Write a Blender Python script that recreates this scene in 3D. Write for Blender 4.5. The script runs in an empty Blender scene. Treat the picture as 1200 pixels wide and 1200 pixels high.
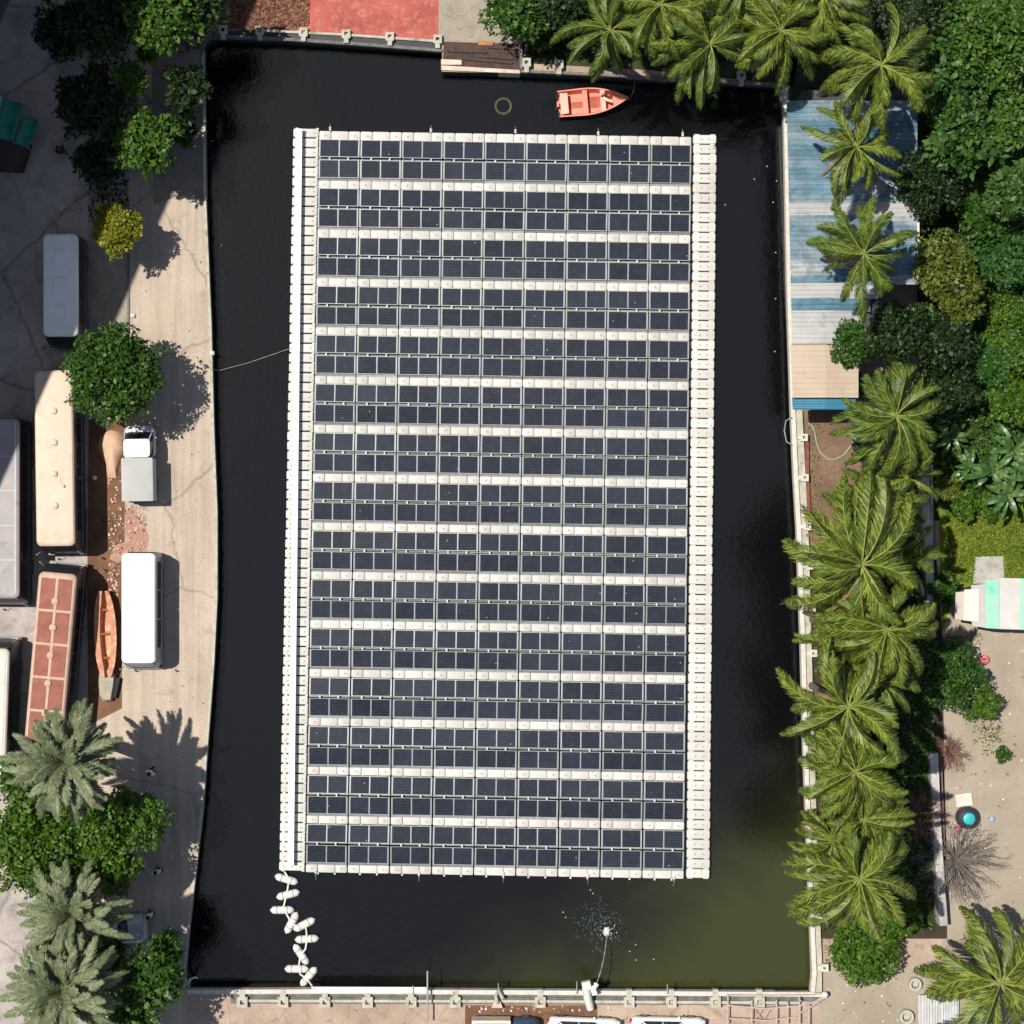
import bpy, math, random
import numpy as np
from mathutils import Vector, Matrix
R=math.radians; PI=math.pi
H=110.0; S=20.0
random.seed(7)
scene=bpy.context.scene
COL=scene.collection
def W(px,py,z=0.0):
    k=(H-z)/H/S
    return Vector(((px-600)*k,(600-py)*k,z))
def W2(p,z=0.0):
    v=W(p[0],p[1],z); return (v.x,v.y)

# ---------------------------------------------------------------- materials
MATS={}
def nt(name):
    m=bpy.data.materials.new(name); m.use_nodes=True
    t=m.node_tree; b=t.nodes['Principled BSDF']; return m,t,b
def L(t,a,b): t.links.new(a,b)
def N(t,ty,**kw):
    n=t.nodes.new(ty)
    for k,v in kw.items():
        if k.startswith('i_'): n.inputs[k[2:].replace('_',' ')].default_value=v
        else: setattr(n,k,v)
    return n
def ramp(t,fac,stops):
    r=N(t,'ShaderNodeValToRGB'); e=r.color_ramp.elements
    e[0].position=stops[0][0]; e[0].color=(*stops[0][1],1)
    e[1].position=stops[1][0]; e[1].color=(*stops[1][1],1)
    for p,c in stops[2:]:
        x=e.new(p); x.color=(*c,1)
    if fac is not None: L(t,fac,r.inputs['Fac'])
    return r
def noise(t,vec,scale,detail=6,rough=.6,dist=0):
    n=N(t,'ShaderNodeTexNoise'); n.inputs['Scale'].default_value=scale
    n.inputs['Detail'].default_value=detail; n.inputs['Roughness'].default_value=rough
    n.inputs['Distortion'].default_value=dist
    L(t,vec,n.inputs['Vector']); return n
def mixc(t,fac,a,b,mode='MIX'):
    m=N(t,'ShaderNodeMix'); m.data_type='RGBA'; m.blend_type=mode
    for s,v in ((0,fac),(6,a),(7,b)):
        if hasattr(v,'is_linked') or hasattr(v,'links'): L(t,v,m.inputs[s])
        elif isinstance(v,(int,float)): m.inputs[s].default_value=v
        else: m.inputs[s].default_value=(*v,1)
    return m.outputs[2]
def mapping(t,vec,sc=(1,1,1),rot=(0,0,0)):
    m=N(t,'ShaderNodeMapping'); m.inputs['Scale'].default_value=sc; m.inputs['Rotation'].default_value=rot
    L(t,vec,m.inputs['Vector']); return m.outputs[0]
def bump(t,b,h,strength=.3,dist=.02):
    n=N(t,'ShaderNodeBump'); n.inputs['Strength'].default_value=strength; n.inputs['Distance'].default_value=dist
    L(t,h,n.inputs['Height']); L(t,n.outputs[0],b.inputs['Normal'])
def mat(name,c,c2=None,scale=3,rough=.6,metal=0,rand=0,spec=.5,bmp=0,stain=None,stain_scale=1.2,stain_lo=.55):
    """noisy procedural paint / plastic / metal"""
    if name in MATS: return MATS[name]
    m,t,b=nt(name)
    tc=N(t,'ShaderNodeTexCoord')
    c2=c2 or tuple(x*.82 for x in c)
    n=noise(t,tc.outputs['Object'],scale)
    r=ramp(t,n.outputs['Fac'],[(.35,c2),(.65,c)])
    out=r.outputs[0]
    if stain:
        n2=noise(t,tc.outputs['Object'],stain_scale,8,.7)
        r2=ramp(t,n2.outputs['Fac'],[(stain_lo,(0,0,0)),(stain_lo+.14,(1,1,1))])
        out=mixc(t,r2.outputs[0],out,stain)
    if rand:
        oi=N(t,'ShaderNodeObjectInfo'); mr=N(t,'ShaderNodeMapRange')
        mr.inputs['To Min'].default_value=1-rand; mr.inputs['To Max'].default_value=1+rand*.4
        L(t,oi.outputs['Random'],mr.inputs['Value'])
        h=N(t,'ShaderNodeHueSaturation'); L(t,mr.outputs[0],h.inputs['Value']); L(t,out,h.inputs['Color']); out=h.outputs[0]
    L(t,out,b.inputs['Base Color'])
    b.inputs['Roughness'].default_value=rough; b.inputs['Metallic'].default_value=metal
    b.inputs['Specular IOR Level'].default_value=spec
    if bmp: bump(t,b,n.outputs['Fac'],bmp,.03)
    MATS[name]=m; return m
def leafmat(name,dark,mid,light,trans=.22,rough=.5):
    m,t,b=nt(name)
    g=N(t,'ShaderNodeNewGeometry'); tc=N(t,'ShaderNodeTexCoord')
    n=noise(t,tc.outputs['Object'],1.1,3)
    a=N(t,'ShaderNodeMath',operation='MULTIPLY_ADD'); L(t,g.outputs['Random Per Island'],a.inputs[0]); a.inputs[1].default_value=.6
    s=N(t,'ShaderNodeMath',operation='MULTIPLY'); L(t,n.outputs['Fac'],s.inputs[0]); s.inputs[1].default_value=.45
    L(t,s.outputs[0],a.inputs[2])
    r=ramp(t,a.outputs[0],[(.15,dark),(.5,mid),(.9,light)])
    L(t,r.outputs[0],b.inputs['Base Color']); b.inputs['Roughness'].default_value=rough
    b.inputs['Specular IOR Level'].default_value=.35
    tr=N(t,'ShaderNodeBsdfTranslucent'); 
    y=mixc(t,.5,r.outputs[0],light); L(t,y,tr.inputs['Color'])
    mx=N(t,'ShaderNodeMixShader'); mx.inputs[0].default_value=trans
    L(t,b.outputs[0],mx.inputs[1]); L(t,tr.outputs[0],mx.inputs[2])
    L(t,mx.outputs[0],t.nodes['Material Output'].inputs['Surface'])
    MATS[name]=m; return m
def groundmat(name,c,c2,stain,crack=0,crack_scale=.25,streak=False,speck=None,stain_lo=.52,rough=.9,sc=.18,joint=None):
    m,t,b=nt(name)
    g=N(t,'ShaderNodeNewGeometry'); P=g.outputs['Position']
    n1=noise(t,P,sc,8,.65,.4); r1=ramp(t,n1.outputs['Fac'],[(.36,c2),(.62,c)])
    out=r1.outputs[0]
    n2=noise(t,P,sc*4.5,8,.7,.6); r2=ramp(t,n2.outputs['Fac'],[(stain_lo,(0,0,0)),(stain_lo+.2,(.75,)*3)])
    out=mixc(t,r2.outputs[0],out,stain)
    if streak:
        n3=noise(t,mapping(t,P,(2.2,.12,1)),1.0,5); r3=ramp(t,n3.outputs['Fac'],[(.33,(.78,)*3),(.62,(1.06,)*3)])
        out=mixc(t,.85,out,r3.outputs[0],'MULTIPLY')
    n4=noise(t,P,7,4,.8); r4=ramp(t,n4.outputs['Fac'],[(.3,(.78,)*3),(.7,(1.1,)*3)])
    out=mixc(t,.8,out,r4.outputs[0],'MULTIPLY')
    if crack:
        dn=noise(t,P,.8,4); va=N(t,'ShaderNodeVectorMath',operation='MULTIPLY_ADD')
        L(t,dn.outputs['Color'],va.inputs[0]); va.inputs[1].default_value=(.9,.9,0); L(t,P,va.inputs[2])
        v=N(t,'ShaderNodeTexVoronoi',feature='DISTANCE_TO_EDGE'); v.inputs['Scale'].default_value=crack_scale
        L(t,va.outputs[0],v.inputs['Vector'])
        rc=ramp(t,v.outputs['Distance'],[(.002,(.35,)*3),(.012,(1,)*3)])
        out=mixc(t,crack,out,rc.outputs[0],'MULTIPLY')
    if speck:
        v=N(t,'ShaderNodeTexVoronoi'); v.inputs['Scale'].default_value=2.2; L(t,P,v.inputs['Vector'])
        rs=ramp(t,v.outputs['Distance'],[(.05,(1,)*3),(.13,(0,)*3)])
        out=mixc(t,rs.outputs[0],out,speck)
    L(t,out,b.inputs['Base Color']); b.inputs['Roughness'].default_value=rough
    b.inputs['Specular IOR Level'].default_value=.2
    bump(t,b,n4.outputs['Fac'],.5,.04)
    MATS[name]=m; return m

# ---------------------------------------------------------------- mesh builder
class MB:
    def __init__(s): s.v=[]; s.f=[]; s.m=[]
    def add(s,vs,fs,mi=0):
        o=len(s.v); s.v+= [tuple(v) for v in vs]; s.f+=[tuple(i+o for i in f) for f in fs]; s.m+=[mi]*len(fs); return s
    def box(s,c,d,rz=0,mi=0,ry=0,rx=0):
        x,y,z=d[0]/2,d[1]/2,d[2]/2
        M=Matrix.Translation(Vector(c))@Matrix.Rotation(rz,4,'Z')@Matrix.Rotation(ry,4,'Y')@Matrix.Rotation(rx,4,'X')
        vs=[M@Vector((a*x,b*y,e*z)) for e in (-1,1) for a,b in ((-1,-1),(1,-1),(1,1),(-1,1))]
        return s.add(vs,[(3,2,1,0),(4,5,6,7),(0,1,5,4),(1,2,6,5),(2,3,7,6),(3,0,4,7)],mi)
    def prism(s,poly,z0,z1,mi=0):
        n=len(poly); a=sum(poly[i][0]*poly[(i+1)%n][1]-poly[(i+1)%n][0]*poly[i][1] for i in range(n))
        if a<0: poly=poly[::-1]
        vs=[(x,y,z0) for x,y in poly]+[(x,y,z1) for x,y in poly]
        fs=[tuple(range(n-1,-1,-1)),tuple(range(n,2*n))]+[(i,(i+1)%n,(i+1)%n+n,i+n) for i in range(n)]
        return s.add(vs,fs,mi)
    def loft(s,rings,mi=0,cap0=True,cap1=True,closed=True):
        n=len(rings[0]); vs=[p for r in rings for p in r]; fs=[]
        for k in range(len(rings)-1):
            for i in range(n if closed else n-1):
                j=(i+1)%n; fs.append((k*n+i,k*n+j,(k+1)*n+j,(k+1)*n+i))
        if cap0: fs.append(tuple(range(n-1,-1,-1)))
        if cap1: fs.append(tuple(range((len(rings)-1)*n,len(rings)*n)))
        return s.add(vs,fs,mi)
    def tube(s,path,r,n=8,mi=0,caps=True):
        path=[Vector(p) for p in path]; rs=r if isinstance(r,(list,tuple)) else [r]*len(path)
        rings=[]; up=Vector((0,0,1))
        for i,p in enumerate(path):
            d=(path[min(i+1,len(path)-1)]-path[max(i-1,0)]).normalized()
            a=d.cross(up)
            if a.length<.1: a=d.cross(Vector((0,1,0)))
            a.normalize(); b=a.cross(d).normalized()
            rings.append([p+(a*math.cos(t)+b*math.sin(t))*rs[i] for t in [2*PI*k/n for k in range(n)]])
        return s.loft(rings,mi,caps,caps)
    def cyl(s,c,r,h,n=20,mi=0,r2=None):
        c=Vector(c); r2=r if r2 is None else r2
        ring=lambda rr,z:[(c.x+rr*math.cos(2*PI*k/n),c.y+rr*math.sin(2*PI*k/n),c.z+z) for k in range(n)]
        return s.loft([ring(r,0),ring(r2,h)],mi)
    def dome(s,c,rx,ry,rz,n=12,m=5,mi=0):
        rings=[]
        for k in range(m):
            a=PI/2*k/m
            rings.append([(c[0]+rx*math.cos(a)*math.cos(2*PI*i/n),c[1]+ry*math.cos(a)*math.sin(2*PI*i/n),c[2]+rz*math.sin(a)) for i in range(n)])
        return s.loft(rings,mi,True,True)
    def sphere(s,c,rx,ry,rz,n=12,m=8,mi=0):
        rings=[]
        for k in range(1,m):
            a=-PI/2+PI*k/m
            rings.append([(c[0]+rx*math.cos(a)*math.cos(2*PI*i/n),c[1]+ry*math.cos(a)*math.sin(2*PI*i/n),c[2]+rz*math.sin(a)) for i in range(n)])
        return s.loft(rings,mi,True,True)
    def torus(s,c,R_,r,n=28,m=8,mi=0):
        vs=[];fs=[]
        for i in range(n):
            a=2*PI*i/n
            for j in range(m):
                b=2*PI*j/m
                vs.append((c[0]+(R_+r*math.cos(b))*math.cos(a),c[1]+(R_+r*math.cos(b))*math.sin(a),c[2]+r*math.sin(b)))
        for i in range(n):
            for j in range(m):
                fs.append((i*m+j,((i+1)%n)*m+j,((i+1)%n)*m+(j+1)%m,i*m+(j+1)%m))
        return s.add(vs,fs,mi)
    def mesh(s,name,mats,smooth=False):
        me=bpy.data.meshes.new(name); me.from_pydata(s.v,[],s.f)
        for m in (mats if isinstance(mats,(list,tuple)) else [mats]): me.materials.append(m)
        if any(s.m): me.polygons.foreach_set('material_index',s.m)
        me.update()
        if smooth:
            me.polygons.foreach_set('use_smooth',[True]*len(me.polygons))
            try: me.set_sharp_from_angle(angle=R(smooth if smooth is not True else 40))
            except Exception: pass
        return me
    def obj(s,name,mats,parent=None,smooth=False,label=None,cat=None,group=None,kind=None):
        return ob(name,s.mesh(name,mats,smooth),parent,label,cat,group,kind)
def ob(name,data,parent=None,label=None,cat=None,group=None,kind=None,loc=None,rz=0):
    o=bpy.data.objects.new(name,data); COL.objects.link(o)
    if parent: o.parent=parent
    if label: o['label']=label
    if cat: o['category']=cat
    if group: o['group']=group
    if kind: o['kind']=kind
    if loc is not None: o.location=loc
    if rz: o.rotation_euler=(0,0,rz)
    return o
def thing(name,label,cat,loc=(0,0,0),rz=0,group=None):
    return ob(name,None,None,label,cat,group,None,loc,rz)
def copy_tree(o,parent=None):
    c=o.copy(); COL.objects.link(c)
    if parent: c.parent=parent
    for ch in list(o.children): copy_tree(ch,c)
    return c
def rrect(w,l,r,z,n=4,cx=0,cy=0):
    r=min(r,w/2-.001,l/2-.001); pts=[]
    for sx,sy,a0 in ((1,1,0),(-1,1,90),(-1,-1,180),(1,-1,270)):
        for k in range(n+1):
            a=R(a0+90*k/n)
            pts.append((cx+sx*(w/2-r)+r*math.cos(a),cy+sy*(l/2-r)+r*math.sin(a),z))
    return pts
ORD1=['','first','second','third','fourth','fifth','sixth','seventh','eighth','ninth','tenth','eleventh','twelfth','thirteenth','fourteenth','fifteenth','sixteenth','seventeenth','eighteenth','nineteenth']
TENS={2:'twenty',3:'thirty',4:'forty',5:'fifty',6:'sixty',7:'seventy'}
TENO={2:'twentieth',3:'thirtieth',4:'fortieth',5:'fiftieth',6:'sixtieth',7:'seventieth'}
def ordw(n):
    if n<20: return ORD1[n]
    return TENO[n//10] if n%10==0 else TENS[n//10]+' '+ORD1[n%10]
def sheet(name,poly,z,m,label=None,kind='structure',cat=None,px=True):
    b=MB(); pts=[W2(p) for p in poly] if px else poly
    n=len(pts); a=sum(pts[i][0]*pts[(i+1)%n][1]-pts[(i+1)%n][0]*pts[i][1] for i in range(n))
    if a<0: pts=pts[::-1]
    b.add([(x,y,z) for x,y in pts],[tuple(range(n))])
    return b.obj(name,m,None,kind=kind,label=label,cat=cat)

# ---------------------------------------------------------------- camera, light, sky
cam=bpy.data.cameras.new('camera'); co=bpy.data.objects.new('camera',cam); COL.objects.link(co)
co.location=(0,0,H); cam.sensor_width=36; cam.lens=18/(30/H); cam.clip_end=2000; cam.clip_start=1
scene.camera=co
el=R(65.8); sd=Vector((-.93*math.cos(el),.37*math.cos(el),math.sin(el))).normalized()
sl=bpy.data.lights.new('sun','SUN'); sl.energy=4.7; sl.angle=R(.5); sl.color=(1,.955,.88)
so=bpy.data.objects.new('sun',sl); COL.objects.link(so); so.rotation_euler=sd.to_track_quat('Z','Y').to_euler()
w=bpy.data.worlds.new('World'); scene.world=w; w.use_nodes=True; t=w.node_tree
bg=t.nodes['Background']; sky=N(t,'ShaderNodeTexSky',sky_type='NISHITA'); sky.sun_disc=False
sky.sun_elevation=el; sky.sun_rotation=math.atan2(sd.x,sd.y)
tc=N(t,'ShaderNodeTexCoord'); G=tc.outputs['Generated']
sx=N(t,'ShaderNodeSeparateXYZ'); L(t,G,sx.inputs[0])
cn=noise(t,G,5.5,6,.55,.3); cr=ramp(t,cn.outputs['Fac'],[(.38,(.25,)*3),(.66,(1,)*3)])
zr=ramp(t,sx.outputs['Z'],[(.90,(0,)*3),(.97,(1,)*3)])
cf=mixc(t,1.0,cr.outputs[0],zr.outputs[0],'MULTIPLY')
skc=mixc(t,cf,sky.outputs[0],(6.0,6.2,6.6))
L(t,skc,bg.inputs['Color']); bg.inputs['Strength'].default_value=.076
scene.view_settings.view_transform='Standard'; scene.view_settings.look='None'
scene.view_settings.exposure=.25; scene.view_settings.gamma=1

# ---------------------------------------------------------------- ground materials
M_road=groundmat('road_concrete',(.495,.405,.32),(.42,.34,.265),(.27,.22,.16),crack=.45,crack_scale=.12,streak=True,stain_lo=.555)
M_yard=groundmat('yard_concrete',(.46,.40,.36),(.33,.29,.265),(.16,.14,.13),crack=.6,crack_scale=.11,stain_lo=.5)
M_soil=groundmat('garden_soil',(.22,.14,.095),(.13,.085,.055),(.09,.085,.035),sc=.5,speck=None)
M_dirt=groundmat('brown_dirt',(.21,.11,.062),(.12,.062,.036),(.06,.035,.022),sc=.6)
M_red=groundmat('red_ground',(.47,.125,.095),(.33,.085,.065),(.50,.25,.19),sc=.5,stain_lo=.5)
M_pad=groundmat('grey_pad',(.36,.31,.245),(.27,.235,.185),(.16,.14,.10),sc=.5)
M_sand=groundmat('sandy_ground',(.37,.315,.24),(.29,.24,.18),(.22,.18,.12),sc=.22,stain_lo=.6)
M_pink=groundmat('pink_concrete',(.44,.34,.26),(.33,.235,.175),(.20,.12,.085),sc=.3,crack=.3)
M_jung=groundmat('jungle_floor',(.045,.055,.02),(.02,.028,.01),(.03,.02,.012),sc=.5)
M_lawn=groundmat('lawn_ground',(.16,.20,.018),(.09,.14,.012),(.06,.10,.01),sc=.4)
M_wall=mat('old_concrete',(.47,.44,.365),(.34,.32,.25),2.5,.85,bmp=.4,stain=(.14,.15,.08),stain_scale=1.5,stain_lo=.56)
M_wall2=mat('pale_coping',(.60,.56,.48),(.48,.44,.37),3,.8,bmp=.3,stain=(.3,.28,.2),stain_lo=.6)
M_walld=mat('dark_concrete',(.17,.165,.15),(.10,.10,.09),2.5,.9,bmp=.4,stain=(.05,.06,.03))
M_cwhite=mat('bright_coping',(.66,.64,.6),(.56,.53,.48),3,.7)

# ---------------------------------------------------------------- ground with the basin cut out
ZW=-1.0
pond=[(238,62),(243,49),(254,43),(518,59),(518,84),(612,86),(760,93),(910,100),(917,130),(923,330),(930,480),(937,620),(944,880),(950,1040),(953,1161),(700,1161),(366,1159),(225,1160),(217,1137),(221,1090),(228,1030),(237,950),(243,870),(250,780),(254,700),(254,600),(250,500),(247,380),(241,240)]
import bmesh
bm=bmesh.new()
out=[(-400,-400),(400,-400),(400,400),(-400,400)]
def loopv(pts,z=0):
    vs=[bm.verts.new((x,y,z)) for x,y in pts]
    return [bm.edges.new((vs[i],vs[(i+1)%len(vs)])) for i in range(len(vs))]
es=loopv(out)+loopv([W2(p) for p in pond])
bmesh.ops.triangle_fill(bm,edges=es,use_beauty=True)
for f in bm.faces:
    if f.normal.z<0: f.normal_flip()
me=bpy.data.meshes.new('ground'); bm.to_mesh(me); bm.free(); me.materials.append(M_pink)
ob('ground',me,kind='structure')
# basin wall and bed
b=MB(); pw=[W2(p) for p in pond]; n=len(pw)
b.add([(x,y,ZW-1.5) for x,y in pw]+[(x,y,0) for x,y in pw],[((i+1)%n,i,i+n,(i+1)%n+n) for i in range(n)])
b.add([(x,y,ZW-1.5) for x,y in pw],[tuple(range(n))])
b.obj('basin',mat('shade_dark_wall',(.035,.036,.026),(.018,.019,.014),2,.6),kind='structure')  # near-black colour paints in the shadow and dark reflection below the coping
# water
m,t,bs=nt('pond_water'); g=N(t,'ShaderNodeNewGeometry'); P=g.outputs['Position']
sx=N(t,'ShaderNodeSeparateXYZ'); L(t,P,sx.inputs[0])
# murky green body of the water grows towards the lower right corner of the basin
a1=N(t,'ShaderNodeMath',operation='MULTIPLY_ADD'); L(t,sx.outputs['Y'],a1.inputs[0]); a1.inputs[1].default_value=-.095; a1.inputs[2].default_value=-2.58
a2=N(t,'ShaderNodeMath',operation='MULTIPLY_ADD'); L(t,sx.outputs['X'],a2.inputs[0]); a2.inputs[1].default_value=.055; L(t,a1.outputs[0],a2.inputs[2])
nn=noise(t,P,.12,5,.55,.5)
a3=N(t,'ShaderNodeMath',operation='MULTIPLY_ADD'); L(t,nn.outputs['Fac'],a3.inputs[0]); a3.inputs[1].default_value=1.1; 
a4=N(t,'ShaderNodeMath',operation='ADD'); L(t,a2.outputs[0],a3.inputs[2]); 
r=ramp(t,a3.outputs[0],[(.1,(.0028,.0032,.0036)),(1.0,(.034,.037,.010)),(.50,(.009,.011,.0048))])
L(t,r.outputs[0],bs.inputs['Base Color']); bs.inputs['Roughness'].default_value=.04; bs.inputs['IOR'].default_value=1.5
n1=noise(t,P,2.6,4,.6); n2=noise(t,mapping(t,P,(1,1,1)),9,3,.6)
ad=N(t,'ShaderNodeMath',operation='MULTIPLY_ADD'); L(t,n2.outputs['Fac'],ad.inputs[0]); ad.inputs[1].default_value=.3; L(t,n1.outputs['Fac'],ad.inputs[2])
bump(t,bs,ad.outputs[0],.35,.05)
# thin scum and dust drifting in streaks on the surface
s1=noise(t,mapping(t,P,(1,.45,1),(0,0,.5)),.55,9,.72,1.2); s2=noise(t,P,14,3,.8)
sm=N(t,'ShaderNodeMath',operation='MULTIPLY'); L(t,s1.outputs['Fac'],sm.inputs[0]); L(t,s2.outputs['Fac'],sm.inputs[1])
sr=ramp(t,sm.outputs[0],[(.34,(0,0,0)),(.52,(.22,)*3)])
sc_=mixc(t,sr.outputs[0],r.outputs[0],(.035,.036,.024)); L(t,sc_,bs.inputs['Base Color'])
rw=ramp(t,s1.outputs['Fac'],[(.35,(.03,)*3),(.7,(.16,)*3)])
b=MB(); b.add([(x,y,ZW) for x,y in pw],[tuple(range(n))]); 
o=b.obj('water',m,kind='structure')

# ---------------------------------------------------------------- ground zones
sheet('yard',[(-900,-900),(105,-900),(105,2100),(-900,2100)],.004,M_yard)
sheet('road',[(105,-900),(236,-900),(236,62),(239,240),(245,380),(248,500),(252,600),(252,700),(248,780),(241,870),(235,950),(226,1030),(219,1090),(215,1137),(221,1162),(221,2100),(105,2100)],.008,M_road)
sheet('planting_strip',[(104,490),(146,492),(147,560),(146,640),(143,690),(143,830),(104,850),(102,700)],.012,M_dirt)
sheet('gutter_strip',[(104,215),(150,215),(151,395),(104,395)],.012,M_pad)
sheet('red_terrace',[(335,-500),(515,-500),(514,47),(330,38)],.012,M_red)
sheet('litter_ground',[(238,-400),(335,-400),(330,38),(250,34)],.012,M_dirt)
sheet('concrete_pad',[(516,-400),(680,-400),(660,40),(600,50),(516,47)],.012,M_pad)
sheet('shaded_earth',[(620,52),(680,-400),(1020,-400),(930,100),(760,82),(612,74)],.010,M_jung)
sheet('garden_soil',[(938,480),(1092,480),(1096,640),(942,640)],.012,M_soil)
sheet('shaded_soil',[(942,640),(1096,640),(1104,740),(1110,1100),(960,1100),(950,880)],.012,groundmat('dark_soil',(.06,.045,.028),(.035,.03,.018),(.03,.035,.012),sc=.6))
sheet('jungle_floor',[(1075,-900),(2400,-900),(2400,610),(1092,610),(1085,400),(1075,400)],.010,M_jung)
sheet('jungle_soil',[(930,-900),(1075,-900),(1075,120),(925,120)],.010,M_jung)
sheet('lawn',[(1100,588),(1400,588),(1400,700),(1118,700),(1104,740)],.014,M_lawn)
sheet('sandy_yard',[(1100,700),(2400,700),(2400,2100),(960,2100),(960,1130),(1104,1130)],.006,M_sand)
sheet('bottom_soil',[(545,1178),(648,1178),(700,1178),(700,1300),(545,1300)],.012,M_dirt)
sheet('red_dust',[(146,600),(158,592),(168,610),(175,632),(170,650),(150,652),(138,660),(128,655),(134,640),(146,635)],.016,mat('red_dust',(.38,.17,.12),(.34,.22,.165),1.6,.95,stain=(.40,.31,.24),stain_scale=1.4,stain_lo=.5))
sheet('road_shade_patch',[(176,-50),(236,-50),(239,235),(215,228),(180,240)],.016,groundmat('shaded_road_tone',(.30,.245,.19),(.22,.18,.14),(.15,.12,.09)))  # darker road tone, paints in the shade of the tall block and trees
# ---------------------------------------------------------------- haul road edge kerb line
b=MB()
b.box(W(150.5,340,.04),(.12,5.4,.08),0); 
b.obj('kerb',M_walld,kind='structure')
# ================================================================ retaining walls
def wall_line(mb,pts,width,z0,z1,mi=0,side=0):
    """pts in picture coords of the ground; side shifts the strip sideways (m)"""
    P=[Vector(W2(p)) for p in pts]; n=len(P)
    def off(d):
        out=[]
        for i in range(n):
            a=P[max(i-1,0)]; c=P[min(i+1,n-1)]; t=(c-a).normalized(); out.append(P[i]+Vector((-t.y,t.x))*d)
        return out
    A=off(side-width/2); B=off(side+width/2)
    rings=[[(A[i].x,A[i].y,z0),(B[i].x,B[i].y,z0),(B[i].x,B[i].y,z1),(A[i].x,A[i].y,z1)] for i in range(n)]
    mb.loft(rings,mi)
def buttress(parent,px,py,ang,z1=.25,s=.62,hole=True,m=None,l=.9):
    # stubby concrete anchor block with a square socket, a neck reaching the wall
    b=MB(); z0=-1.2; d=Vector((math.cos(ang),math.sin(ang)))
    c=Vector(W2((px,py)))
    f=s/2; i_=s*.2
    for (cx,cy,w,h) in ((0,f-(f-i_)/2,s,f-i_),(0,-(f-(f-i_)/2),s,f-i_),(f-(f-i_)/2,0,f-i_,2*i_),(-(f-(f-i_)/2),0,f-i_,2*i_)):
        v=Vector((cx,cy,0)); v.rotate(Matrix.Rotation(ang-PI/2,3,'Z'))
        b.box((c.x+v.x,c.y+v.y,z1-.3),(w,h,.6),ang-PI/2)
    b.box((c.x,c.y,z1-.45),(i_*1.9,i_*1.9,.3),ang-PI/2)
    q=c+d*(s/2+l/2-.02)
    b.box((q.x,q.y,z1-.22),(s*.55,l,.40),ang-PI/2)
    return b.obj('buttress',m or M_wall,parent)
# bottom wall (runs left-right under the basin)
t_=thing('retaining_wall','pale double concrete wall with square anchor blocks along the lower edge of the basin','wall',W(590,1166))
def rel(o,par):  # parts are modelled in world space, the empty sits at its base
    o.matrix_parent_inverse=Matrix.Translation(par.location).inverted(); return o
b=MB(); wall_line(b,[(220,1161),(366,1160.5),(600,1161.5),(967,1164)],.26,-.22,.30); rel(b.obj('inner_wall',M_wall2,t_),t_)
b=MB(); wall_line(b,[(280,1172),(600,1172.5),(960,1174.5)],.16,-.6,.18); rel(b.obj('outer_beam',M_wall,t_),t_)
b=MB(); wall_line(b,[(280,1168.6),(600,1169),(850,1170)],.06,-.2,.10); rel(b.obj('pipe_run',M_walld,t_),t_)
b=MB(); b.add([(*W2(p),.03) for p in ((270,1163),(270,1176),(960,1178),(960,1166))],[(0,1,2,3)]); rel(b.obj('gutter_bed',M_walld,t_),t_)
for x in (285,333,381,432,482,534,634,737,787,838,890): rel(buttress(t_,x+random.uniform(-1,1),1173,PI/2,z1=.34,l=.45),t_)
o=MB(); wall_line(o,[(366,1157.8),(500,1158.2)],.34,.33,.40); rel(o.obj('bright_coping',M_cwhite,t_),t_)
# right wall
t_=thing('retaining_wall','long white topped concrete wall on the right bank between water and palms','wall',W(940,700))
rp=[(917,104),(919,200),(921.5,330),(926,480),(929.5,560),(933,620),(938,760),(941,880),(947,1040),(951,1140),(949,1160)]
b=MB(); wall_line(b,rp,.26,-.2,.45,side=.10); rel(b.obj('parapet',M_wall2,t_),t_)
b=MB(); wall_line(b,[(934,481),(938,560),(942,640),(945,760),(948.5,880),(953,1040),(957,1120),(957,1162)],.42,-.5,.30,side=.05); rel(b.obj('inner_ledge',M_wall,t_),t_)
for x,y in ((939,513),(940,560),(943,617),(946,663),(948,713),(950,765),(953,822),(957,925),(961,1025),(962,1075),(963,1132)):
    rel(buttress(t_,x+2,y,PI,z1=.5,s=.42,l=.2,m=M_wall2),t_)
# top left wall
t_=thing('retaining_wall','dark weathered concrete wall with anchor blocks below the red terrace','wall',W(400,50))
cv=[(238,64),(238.5,56),(242,49),(249,44.5),(262,44)]
b=MB(); wall_line(b,cv+[(330,47),(420,53),(518,60.5)],.18,-.25,.12,side=.05); rel(b.obj('inner_wall',M_walld,t_),t_)
b=MB(); wall_line(b,[(300,36),(400,41),(515,49)],.14,-.5,.15); rel(b.obj('outer_beam',M_wall,t_),t_)
b=MB(); b.add([(*W2(p),.022) for p in ((250,36),(300,36),(515,49),(515,58),(300,45),(250,43))],[(0,1,2,3,4,5)]); rel(b.obj('gutter_bed',mat('sump',(.02,.02,.02),(.01,.01,.01),3,.6),t_),t_)
for x,y in ((262,36),(305,37),(356,39),(406,41),(457,44),(513,47)): rel(buttress(t_,x,y,-PI/2,z1=.3,s=.5,l=.3),t_)
# top right wall
t_=thing('retaining_wall','dark concrete wall behind the orange boat under the palm fronds','wall',W(760,90))
b=MB(); wall_line(b,[(610,85),(700,89),(760,92.5),(915,101)],.16,-.25,.25,side=.04); rel(b.obj('inner_wall',M_walld,t_),t_)
for x,y in ((617,75),(655,77),(788,84),(868,90)): rel(buttress(t_,x,y,-PI/2,z1=.45,s=.5,l=.35),t_)
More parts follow.
